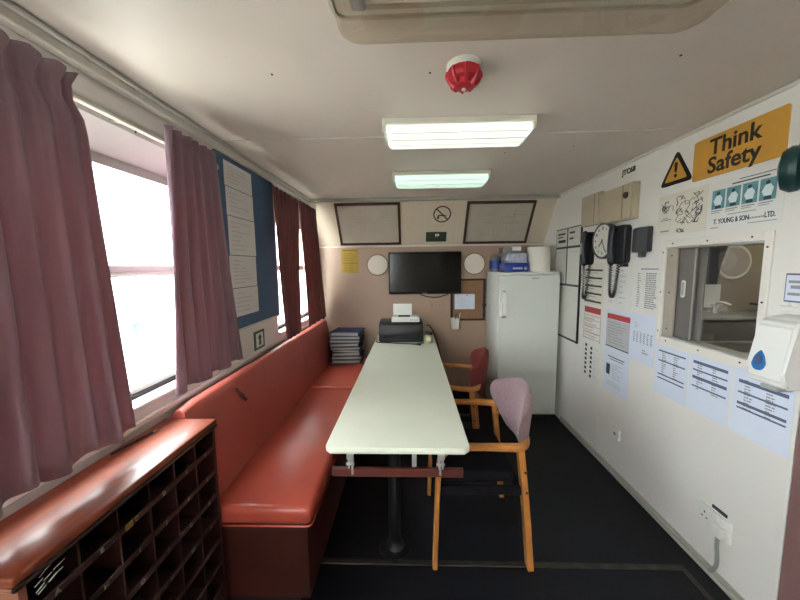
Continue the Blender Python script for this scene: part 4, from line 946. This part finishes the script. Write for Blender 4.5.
bm = B_(); prism(bm, [(-0.006, 0.062), (0.006, 0.062), (0.011, 0.103), (0.007, 0.112), (-0.007, 0.112), (-0.011, 0.103)], -0.006, -0.004); cyl(bm, (0, -0.004, 0.044), (0, -1, 0), 0.009, 0.002, 14); obj('exclamation_mark', bm, 'sign_black', t)
t = on_right('safety_board', 'amber Think Safety board high on the right wall', 'sign', 1.507, 1.955)
bm = B_(); prism(bm, rrect(-0.203, 0.203, -0.093, 0.093, 0.012), -0.004, 0); obj('board', bm, 'sign_yellow', t)
text_part('Think', 0.100, 'sign_black', t, -0.005, 0.038, -0.0046, bold=0.0020, sx=0.98)
text_part('Safety', 0.100, 'sign_black', t, -0.005, -0.043, -0.0046, bold=0.0020, sx=0.98)
# line drawing poster
def scribble(seed, n, x0, x1, z0, z1):
    r = random.Random(seed); bm = B_()
    for k in range(n):
        x, z = r.uniform(x0, x1), r.uniform(z0, z1); P = [(x, -0.0014, z)]
        for i in range(4): P.append((min(x1, max(x0, P[-1][0]+r.uniform(-0.03, 0.03))), -0.0014, min(z1, max(z0, P[-1][2]+r.uniform(-0.025, 0.025)))))
        tube(bm, P, 0, rect=(0.0022, 0.0012), up=(0, 1, 0))
    return bm
b1 = scribble(3, 34, -0.03, 0.125, -0.06, 0.085); b2 = scribble(9, 8, -0.125, -0.05, 0.01, 0.075); b3 = scribble(5, 6, -0.02, 0.03, -0.10, -0.05)
sheet(on_right, 'pale poster of black line drawings left of the blue photo poster', 1.768, 1.727, 0.305, 0.215, 'paper_warm', [('drawing', b1, 'ink_dark'), ('drawing', b2, 'ink_dark'), ('drawing', b3, 'ink_dark'), ('print', bars([(-0.13, -0.06, -0.03, -0.025), (-0.13, -0.07, -0.09, -0.083), (-0.12, -0.08, -0.02, -0.016)]), 'ink_grey')], cat='poster', name='poster')
rects = [(-0.146+0.069*i+0.005, -0.146+0.069*(i+1)-0.003, -0.012, 0.072) for i in range(4)]
t = sheet(on_right, 'white poster with four blue photos of workers, above the hatch', 1.452, 1.722, 0.31, 0.215, 'paper', [('heading', bars([(-0.05, 0.10, 0.082, 0.087), (-0.02, 0.12, 0.096, 0.099)]), 'teal_dark'), ('caption', bars([(r[0], r[1]-0.008, -0.022, -0.018) for r in rects]+[(r[0], r[1]-0.02, -0.030, -0.027) for r in rects]+[(-0.06, 0.06, -0.045, -0.042)]), 'ink_grey')], cat='poster', name='poster')
for i, r in enumerate(rects):
    ph = obj('photo', bars([r]), 'teal_photo', t)
    cx = (r[0]+r[1])/2; z0 = r[2]
    bm = B_(); prism(bm, [(cx-0.012, z0+0.016), (cx+0.014, z0+0.016), (cx+0.020, z0+0.045), (cx+0.008, z0+0.062), (cx-0.010, z0+0.058), (cx-0.022, z0+0.036)], -0.0024, -0.0016); obj('figure', bm, 'photo_white', ph)
    bm = B_(); prism(bm, [(cx-0.013, z0+0.002), (cx+0.015, z0+0.002), (cx+0.014, z0+0.017), (cx-0.012, z0+0.017)], -0.0024, -0.0016); cyl(bm, (cx-0.001, -0.0016, z0+0.068), (0, -1, 0), 0.008, 0.001, 10); obj('figure_dark', bm, 'teal_dark', ph)
text_part('T. YOUNG & SON', 0.030, 'teal_dark', t, -0.045, -0.070, -0.0018, bold=0.0006, sx=0.66)
obj('small_print', bars([(0.033+0.012*i, 0.043+0.012*i, -0.076, -0.070) for i in range(5)]+[(0.03, 0.14, -0.094, -0.091), (-0.14, -0.10, -0.098, -0.094)]), 'ink_grey', t)
text_part('LTD.', 0.030, 'teal_dark', t, 0.113, -0.070, -0.0018, bold=0.0006, sx=0.66)
# printed sheets under the phones
def doc(label, y0, y1, z0, z1, m='paper', parts=(), grp='sheets taped on the right wall', lift=0.0):
    return sheet(on_right, label, (y0+y1)/2, (z0+z1)/2, abs(y1-y0), abs(z1-z0), m, parts, group=grp, lift=lift)
W2 = lambda a, b: abs(a-b)/2
doc('grey ruled list sheet behind the left telephone cord', 2.70-0.03, 2.405, 1.155, 1.47, 'paper_warm', [('ruled_bars', bars([(-0.12, 0.11, 0.10-0.06*i, 0.113-0.06*i) for i in range(5)]), 'ink_dark'), ('print', lines(B_(), -0.12, 0.11, -0.14, 0.13, 9, 0.005, (0.4, 0.9), seed=21), 'ink_grey')])
doc('red headed notice sheet on the left column under the telephones', 2.66, 2.405, 0.862, 1.145, 'paper', [('red_heading', bars([(-0.11, 0.11, 0.085, 0.13)]), 'ink_red'), ('print', lines(B_(), -0.11, 0.11, -0.13, 0.075, 9, 0.007, (0.5, 1.0), seed=22), 'ink_pink'), ('ruling', bars([(-0.115, 0.115, 0.03-0.05*i, 0.033-0.05*i) for i in range(4)]+[(-0.115, -0.112, -0.13, 0.08), (0.112, 0.115, -0.13, 0.08)]), 'ink_grey')])
sy = []
for i in range(7):
    for c, x in enumerate((-0.08, -0.005)): sy.append((x, x+0.025, 0.105-0.037*i-0.012*(c), 0.127-0.037*i-0.012*c))
doc('sheet of small black symbols at the bottom of the left column', 2.655, 2.405, 0.565, 0.855, 'paper', [('symbols', bars(sy), 'ink_dark'), ('print', lines(B_(), 0.04, 0.11, -0.12, 0.12, 8, 0.004, (0.4, 0.9), seed=23), 'ink_pale')])
doc('white sheet with faint text behind the right telephone cord', 2.37, 2.105, 1.16, 1.475, 'paper', [('print', lines(B_(), -0.10, 0.11, -0.13, 0.12, 7, 0.007, (0.3, 0.8), seed=24, cols=2), 'ink_pale')])
doc('red headed sheet with grey panel in the middle column', 2.36, 2.085, 0.868, 1.150, 'paper_blue', [('red_heading', bars([(-0.115, 0.125, 0.075, 0.112)]), 'ink_red'), ('grey_panel', bars([(-0.12, 0.125, -0.115, 0.07)], -0.0014), 'ink_pale'), ('print', lines(B_(), -0.11, 0.115, -0.10, 0.06, 8, 0.005, (0.5, 0.95), seed=25), 'ink_grey'), ('rule', bars([(-0.12, 0.125, -0.122, -0.115)]), 'ink_dark')])
doc('white sheet with dark side panel at the bottom of the middle column', 2.355, 2.085, 0.575, 0.862, 'paper_blue', [('dark_panel', bars([(-0.10, -0.06, -0.03, 0.045)]), 'ink_dark'), ('heading', bars([(-0.09, 0.09, 0.098, 0.104), (-0.07, 0.08, 0.083, 0.087)]), 'ink_dark'), ('print', lines(B_(), -0.04, 0.10, -0.05, 0.06, 7, 0.005, (0.5, 0.95), seed=26), 'ink_pale'), ('footer', lines(B_(), -0.10, 0.10, -0.11, -0.07, 3, 0.004, (0.5, 0.95), seed=27), 'ink_pale')])
doc('white sheet with a dense printed list left of the hatch', 2.075, 1.865, 1.168, 1.468, 'paper', [('heading', bars([(-0.06, 0.08, 0.112, 0.119)]), 'ink_grey'), ('print', lines(B_(), -0.085, -0.05, -0.12, 0.095, 15, 0.006, (0.5, 0.9), seed=28), 'ink_grey'), ('print', lines(B_(), -0.02, 0.09, -0.12, 0.095, 17, 0.007, (0.7, 1.0), seed=29), 'ink_grey')])
doc('pale blue sheet with columns of figures left of the hatch corner', 2.085, 1.88, 0.860, 1.160, 'paper_blue', [('print', lines(B_(), -0.085, 0.09, -0.03, 0.04, 6, 0.006, (0.6, 0.9), seed=30, cols=6, gap=0.4), 'ink_grey'), ('heading', lines(B_(), -0.08, 0.0, 0.06, 0.10, 3, 0.005, (0.3, 0.8), seed=31), 'ink_pale'), ('signature', lines(B_(), 0.0, 0.07, -0.09, -0.06, 2, 0.006, (0.4, 0.9), seed=32), 'ink_grey')])
def barred(label, y0, y1, z0, z1, tops, seed):
    w, h = abs(y1-y0), abs(z1-z0)
    return doc(label, y0, y1, z0, z1, 'paper_blue', [('navy_bars', bars([(-w*0.40, w*0.42, h/2-h*a-h*b, h/2-h*a) for a, b in tops]), 'ink_navy'), ('print', lines(B_(), -w*0.38, w*0.36, -h*0.1, h*0.36, 11, 0.005, (0.3, 0.9), seed=seed, cols=2, gap=0.5), 'ink_grey')], 'sheets under the hatch')
barred('blue barred printed sheet under the left part of the hatch', 1.865, 1.648, 0.735, 1.012, ((0.10, 0.03), (0.30, 0.025), (0.58, 0.025), (0.66, 0.025)), 41)
barred('blue barred printed sheet under the middle of the hatch', 1.640, 1.425, 0.735, 1.015, ((0.09, 0.05), (0.24, 0.025), (0.36, 0.05), (0.53, 0.025)), 42)
barred('blue barred printed sheet below the soap dispenser', 1.415, 1.190, 0.735, 1.020, ((0.16, 0.05), (0.34, 0.025), (0.50, 0.04), (0.58, 0.025)), 43)

# ------------------------------------------------------------------ serving hatch
t = on_right('serving_hatch', 'white framed serving hatch with grey sliding panels', 'hatch', (HY0+HY1)/2, HZ0)
w, h = (HY1-HY0)/2, HZ1-HZ0; f = 0.032
for nm, a in (('frame_side', (-w-f*0.7, -w+0.004, -f, h+f)), ('frame_side', (w-0.004, w+f*0.8, -f, h+f)), ('frame_rail', (-w+0.004, w-0.004, h-0.004, h+f)), ('frame_rail', (-w+0.004, w-0.004, -f, 0.004))):
    bm = B_(); box(bm, a[0], a[1], -0.010, -0.0005, a[2], a[3], 0.002, 1); obj(nm, bm, 'hatch_frame', t)
for x in (-w-0.010, w+0.011):
    for z in (0.03, h*0.5, h-0.03): screw(t, x, -0.010, z)
for x in (-w*0.8, 0, w*0.8):
    for z in (-0.015, h+0.014): screw(t, x, -0.010, z)
bm = B_(); box(bm, -w+0.001, w-0.001, 0.0, 0.06, 0.0045, 0.012); obj('bottom_track', bm, 'steel', t)
bm = B_(); box(bm, -w+0.001, w-0.001, 0.0, 0.06, h-0.012, h-0.0045); obj('top_track', bm, 'steel', t)
bm = B_(); box(bm, -w+0.004, -w+0.070, 0.002, 0.012, 0.013, h-0.013); fp = obj('fixed_panel', bm, 'hatch_inner', t)
for z in (0.05, h*0.5, h-0.05): screw(fp, -w+0.035, 0.002, z)
bm = B_(); box(bm, -w+0.030, -w+0.168, 0.020, 0.028, 0.013, h-0.013); sp = obj('sliding_panel', bm, 'hatch_slider', t)
bm = B_(); prism(bm, rrect(-w+0.094, -w+0.116, h*0.46, h*0.64, 0.010), 0.014, 0.020); hp = obj('finger_pull', bm, 'hatch_frame', sp)
bm = B_(); prism(bm, rrect(-w+0.099, -w+0.111, h*0.48, h*0.62, 0.005), 0.0125, 0.0145); obj('recess', bm, 'trim_grey', sp)
bm = B_(); box(bm, -w+0.160, -w+0.168, 0.017, 0.020, 0.013, h-0.013); obj('edge_strip', bm, 'steel', sp)
bm = B_(); box(bm, -w+0.120, -w+0.200, 0.038, 0.045, 0.013, h-0.013); obj('sliding_panel', bm, 'hatch_slider', t)
bm = B_(); box(bm, -w+0.201, w-0.004, 0.046, 0.049, 0.013, h-0.013); obj('glass_pane', bm, 'hatch_glass', t)

# galley fittings seen through the hatch
t = thing('round_mirror', 'round white rimmed mirror on the galley wall seen through the hatch', 'mirror', (2.49, GY1, 1.468))
bm = B_(); lathe(bm, [(0.112, 0), (0.134, 0), (0.136, 0.012), (0.126, 0.022), (0.112, 0.016)], (0, 0, 0), (0, -1, 0), 40)
obj('rim', bm, 'hatch_frame', t, True)
bm = B_(); cyl(bm, (0, -0.001, 0), (0, -1, 0), 0.114, 0.0175, 40); obj('glass', bm, 'mirror_glass', t)
t = thing('galley_cupboard', 'dark hanging cupboard in the galley beside the round mirror', 'cupboard', (2.26, GY1, 1.305))
bm = B_(); prism(bm, [(-0.26, 0), (0.02, 0), (0.04, 0.14), (0.10, 0.34), (-0.26, 0.34)], -0.12, 0); obj('body', bm, 'galley_dark', t)
bm = B_(); box(bm, -0.24, 0.0, -0.126, -0.12, 0.02, 0.30); dd = obj('door', bm, 'galley_dark', t)
bm = B_(); tube(bm, [(0.045, -0.122, 0.14), (0.098, -0.122, 0.33)], 0.008, 8); obj('rail', bm, 'steel', t)
t = thing('galley_bright_patch', 'white panel imitating a bright patch of light on the galley wall under the dark cupboard', 'notice', (2.335, GY1, 1.20))  # flat white panel takes the place of a bright window patch
bm = B_(); box(bm, -0.085, 0.085, -0.004, 0, -0.085, 0.095); obj('sheet', bm, 'paper', t)
t = thing('galley_counter', 'steel counter with rails in the galley seen through the hatch', 'counter', (2.4, GY1-0.32, 0))
bm = B_(); box(bm, -0.45, 0.6, 0, 0.31, 1.068, 1.085, 0.004, 2); obj('worktop', bm, 'steel', t, True)
bm = B_(); box(bm, -0.43, 0.58, 0.02, 0.31, 0.0, 1.067); obj('body', bm, 'hatch_slider', t)
for z in (0.92, 0.84):
    bm = B_(); tube(bm, [(-0.45, -0.03, z), (0.6, -0.03, z)], 0.008, 8); r_ = obj('rail', bm, 'steel', t, True)
for x in (-0.35, 0.5):
    bm = B_(); tube(bm, [(x, 0.02, 0.88), (x, -0.03, 0.88)], 0.006, 8); obj('rail_post', bm, 'steel', t)
t = thing('galley_tap', 'chrome tap on the galley counter', 'tap', (2.30, GY1-0.10, 1.085))
bm = B_(); lathe(bm, [(0.0, 0), (0.024, 0), (0.018, 0.02), (0.014, 0.05), (0, 0.05)], n=18); obj('base', bm, 'steel', t, True)
bm = B_(); tube(bm, spline([(0, 0, 0.045), (0.0, -0.01, 0.075), (0.02, -0.04, 0.085), (0.05, -0.07, 0.07)], 6), 0.009, 10); obj('spout', bm, 'steel', t, True)
bm = B_(); tube(bm, [(-0.03, 0, 0.06), (0.05, 0, 0.065)], 0.006, 8); obj('lever', bm, 'steel', t, True)
t = thing('galley_pan', 'dark shallow pan at the right end of the galley counter', 'pan', (2.70, GY1-0.14, 1.085))
bm = B_(); lathe(bm, [(0.0, 0.002), (0.07, 0.002), (0.085, 0.07), (0.080, 0.07), (0.066, 0.008), (0, 0.008)], n=28); obj('bowl', bm, 'galley_dark', t, True)
bm = B_(); tube(bm, [(-0.082, 0, 0.06), (-0.20, -0.02, 0.075)], 0.008, 8); obj('handle', bm, 'galley_dark', t, True)
lamp_box('ceiling_light', 'unseen ceiling light added to light the galley beyond the serving hatch', (2.0, 1.5, ZC), 'lamp_galley_added', 0.8)  # lamp out of view, added to brighten the galley

# ------------------------------------------------------------------ soap dispenser, notice, ear defenders
t = on_right('soap_dispenser', 'white soap dispenser with blue drop window beside the hatch', 'soap dispenser', 1.192, 1.02)
bm = B_()
sec = [(-0.0, 0.0, 0.23), (-0.085, 0.0, 0.235), (-0.112, 0.012, 0.21), (-0.118, 0.03, 0.03), (-0.105, 0.0, 0.0), (-0.03, 0.0, -0.005)]
prof = [(0.0, 0.255), (-0.075, 0.245), (-0.098, 0.225), (-0.118, 0.06), (-0.118, 0.02), (-0.10, 0.0), (0.0, 0.0)]
a = [bm.verts.new((-0.064, y, z)) for y, z in prof]; b = [bm.verts.new((0.064, y, z)) for y, z in prof]
n = len(prof); bm.faces.new(a); bm.faces.new(b[::-1])
for i in range(n): bm.faces.new((a[i], b[i], b[(i+1) % n], a[(i+1) % n]))
bmesh.ops.bevel(bm, geom=[e for e in bm.edges if min(e.verts[0].co.y, e.verts[1].co.y) < -0.05], offset=0.010, segments=3, affect='EDGES')
cv = obj('cover', bm, 'dispenser_white', t, True)
bm = B_(); box(bm, -0.060, 0.060, -0.03, 0, -0.004, 0.25); obj('back_plate', bm, 'dispenser_grey', t)
def drop(s, y):
    out = []
    for k in range(24):
        a_ = 2*PI*k/24; x = math.sin(a_)*0.023*s; z = -math.cos(a_)*0.030*s
        if z > 0: x *= (1-(z/(0.030*s))**2)**0.5*0.9 if z < 0.03*s else 0; z *= 1.5
        out.append((x, z))
    return out
ang = math.atan2(0.020, 0.165)
bm = B_(); prism(bm, drop(1.0, 0), -0.006, 0.001); bmesh.ops.transform(bm, matrix=Matrix.Translation((-0.022, -0.1145, 0.080)) @ Matrix.Rotation(-ang, 4, 'X'), verts=bm.verts[:]); obj('drop_window', bm, 'drop_blue', cv)
bm = B_(); prism(bm, drop(0.6, 0), -0.0075, -0.005); bmesh.ops.transform(bm, matrix=Matrix.Translation((-0.022, -0.1145, 0.087)) @ Matrix.Rotation(-ang, 4, 'X'), verts=bm.verts[:]); obj('drop_core', bm, 'drop_dark', cv)
bm = B_(); box(bm, -0.03, 0.03, -0.10, -0.04, -0.016, 0.0, 0.004, 1); obj('nozzle', bm, 'dispenser_grey', t)
t = on_right('small_notice', 'small dark edged notice in a white holder above the dispenser', 'notice', 1.215, 1.36)
bm = B_(); box(bm, -0.042, 0.042, -0.008, 0, -0.04, 0.065, 0.002, 1); obj('border', bm, 'ink_navy', t)
bm = B_(); box(bm, -0.036, 0.036, -0.0095, -0.007, -0.034, 0.059); obj('sheet', bm, 'paper_blue', t)
obj('print', bars([(-0.028, 0.02, 0.03, 0.04), (-0.02, 0.028, 0.01, 0.022), (-0.028, 0.01, -0.015, -0.005)], -0.0105, -0.009), 'ink_grey', t)
bm = B_(); box(bm, -0.045, 0.045, -0.018, 0, -0.075, -0.055, 0.003, 1); box(bm, -0.03, -0.02, -0.012, 0, -0.056, -0.040); box(bm, 0.02, 0.03, -0.012, 0, -0.056, -0.040); obj('holder', bm, 'plastic_white', t)
t = on_right('ear_defenders', 'dark green ear defenders hanging on the right wall beside the safety board', 'ear defenders', 1.185, 1.785)
bm = B_(); lathe(bm, [(0.0, 0.0), (0.060, 0.0), (0.072, 0.012), (0.074, 0.03), (0.062, 0.05), (0.03, 0.058), (0, 0.058)], (0.0, -0.065, 0.0), (-0.80, -0.60, 0.0), 32); bmesh.ops.scale(bm, vec=(1, 1, 1.05), verts=bm.verts[:]); obj('ear_cup', bm, 'ear_dark', t, True)
bm = B_(); lathe(bm, [(0.0, 0.0), (0.060, 0.0), (0.072, 0.012), (0.074, 0.03), (0.062, 0.05), (0.03, 0.058), (0, 0.058)], (0.10, -0.065, 0.0), (0.80, -0.60, 0.0), 32); obj('ear_cup', bm, 'ear_dark', t, True)
bm = B_(); tube(bm, spline([(-0.005, -0.085, -0.05), (0.005, -0.095, 0.02), (0.01, -0.08, 0.09), (0.035, -0.05, 0.15), (0.07, -0.05, 0.15), (0.095, -0.08, 0.09), (0.10, -0.095, 0.02), (0.105, -0.085, -0.05)], 6), 0, rect=(0.018, 0.010), up=(0, 1, 0)); obj('headband', bm, 'ear_green', t, True)
bm = B_(); cyl(bm, (0.05, 0, 0.155), (0, -1, 0), 0.008, 0.07, 10); obj('hook', bm, 'steel', t)

# ------------------------------------------------------------------ sockets
t = on_right('wall_socket', 'white double wall socket with plug and grey cable low on the right wall', 'socket', 1.435, 0.275)
bm = B_(); box(bm, -0.078, 0.078, -0.012, 0, -0.048, 0.048, 0.004, 2); obj('plate', bm, 'socket_white', t, True)
bm = B_()
for x in (-0.045,):
    for px, pz, pw, ph in ((0, 0.014, 0.005, 0.010), (-0.012, -0.010, 0.008, 0.005), (0.012, -0.010, 0.008, 0.005)): box(bm, x+px-pw/2, x+px+pw/2, -0.013, -0.011, pz-ph/2, pz+ph/2)
obj('pin_holes', bm, 'sign_black', t)
for x in (-0.012, 0.012):
    bm = B_(); box(bm, x-0.006, x+0.006, -0.016, -0.012, 0.014, 0.034, 0.002, 1); obj('switch', bm, 'socket_white', t)
bm = B_(); box(bm, -0.02, 0.05, -0.005, 0, 0.058, 0.072); obj('label_strip', bm, 'ink_dark', t)
t = on_right('plug', 'white plug with grey cable in the double socket', 'plug', 1.392, 0.265)
bm = B_(); box(bm, -0.022, 0.022, -0.042, -0.0125, -0.026, 0.022, 0.006, 2); obj('plug_body', bm, 'socket_white', t, True)
bm = B_(); tube(bm, spline([(0.0, -0.028, -0.024), (0.002, -0.030, -0.07), (0.004, -0.026, -0.12), (0.0, -0.022, -0.17), (-0.02, -0.020, -0.215), (-0.03, -0.022, -0.225)], 6), 0.008, 8); obj('cable', bm, 'cable_grey', t, True)
t = on_right('cable_outlet', 'small white cable outlet low on the wall near the refrigerator', 'socket', 2.165, 0.31)
bm = B_(); box(bm, -0.038, 0.038, -0.014, 0, -0.038, 0.038, 0.004, 2); obj('plate', bm, 'socket_white', t, True)
bm = B_(); cyl(bm, (0, -0.014, 0), (0, -1, 0), 0.012, 0.006, 12); obj('outlet', bm, 'plastic_grey', t)

# ------------------------------------------------------------------ outside on the quay
t = thing('outdoor_post', 'small teal post standing outside beyond the near window', 'post', (-9.57, 10.8, -1.2))
bm = B_(); lathe(bm, [(0.0, 0), (0.17, 0), (0.13, 0.06), (0.11, 0.1), (0.105, 0.72), (0.17, 0.78), (0.17, 0.9), (0, 0.96)], n=20); obj('shaft', bm, 'post_teal', t, True)
# printed marks and other joined fine detail are too small to pick apart
for o in bpy.data.objects:
    if o.parent and o.name.split('.')[0] in ('print', 'drawing', 'symbols', 'symbol', 'ruled_bars', 'navy_bars', 'caption', 'heading', 'ruling', 'figure_dark', 'scraped_mark', 'pin_holes', 'faint_print', 'small_print', 'signature', 'footer', 'cigarette'):
        o['kind'] = 'stuff'
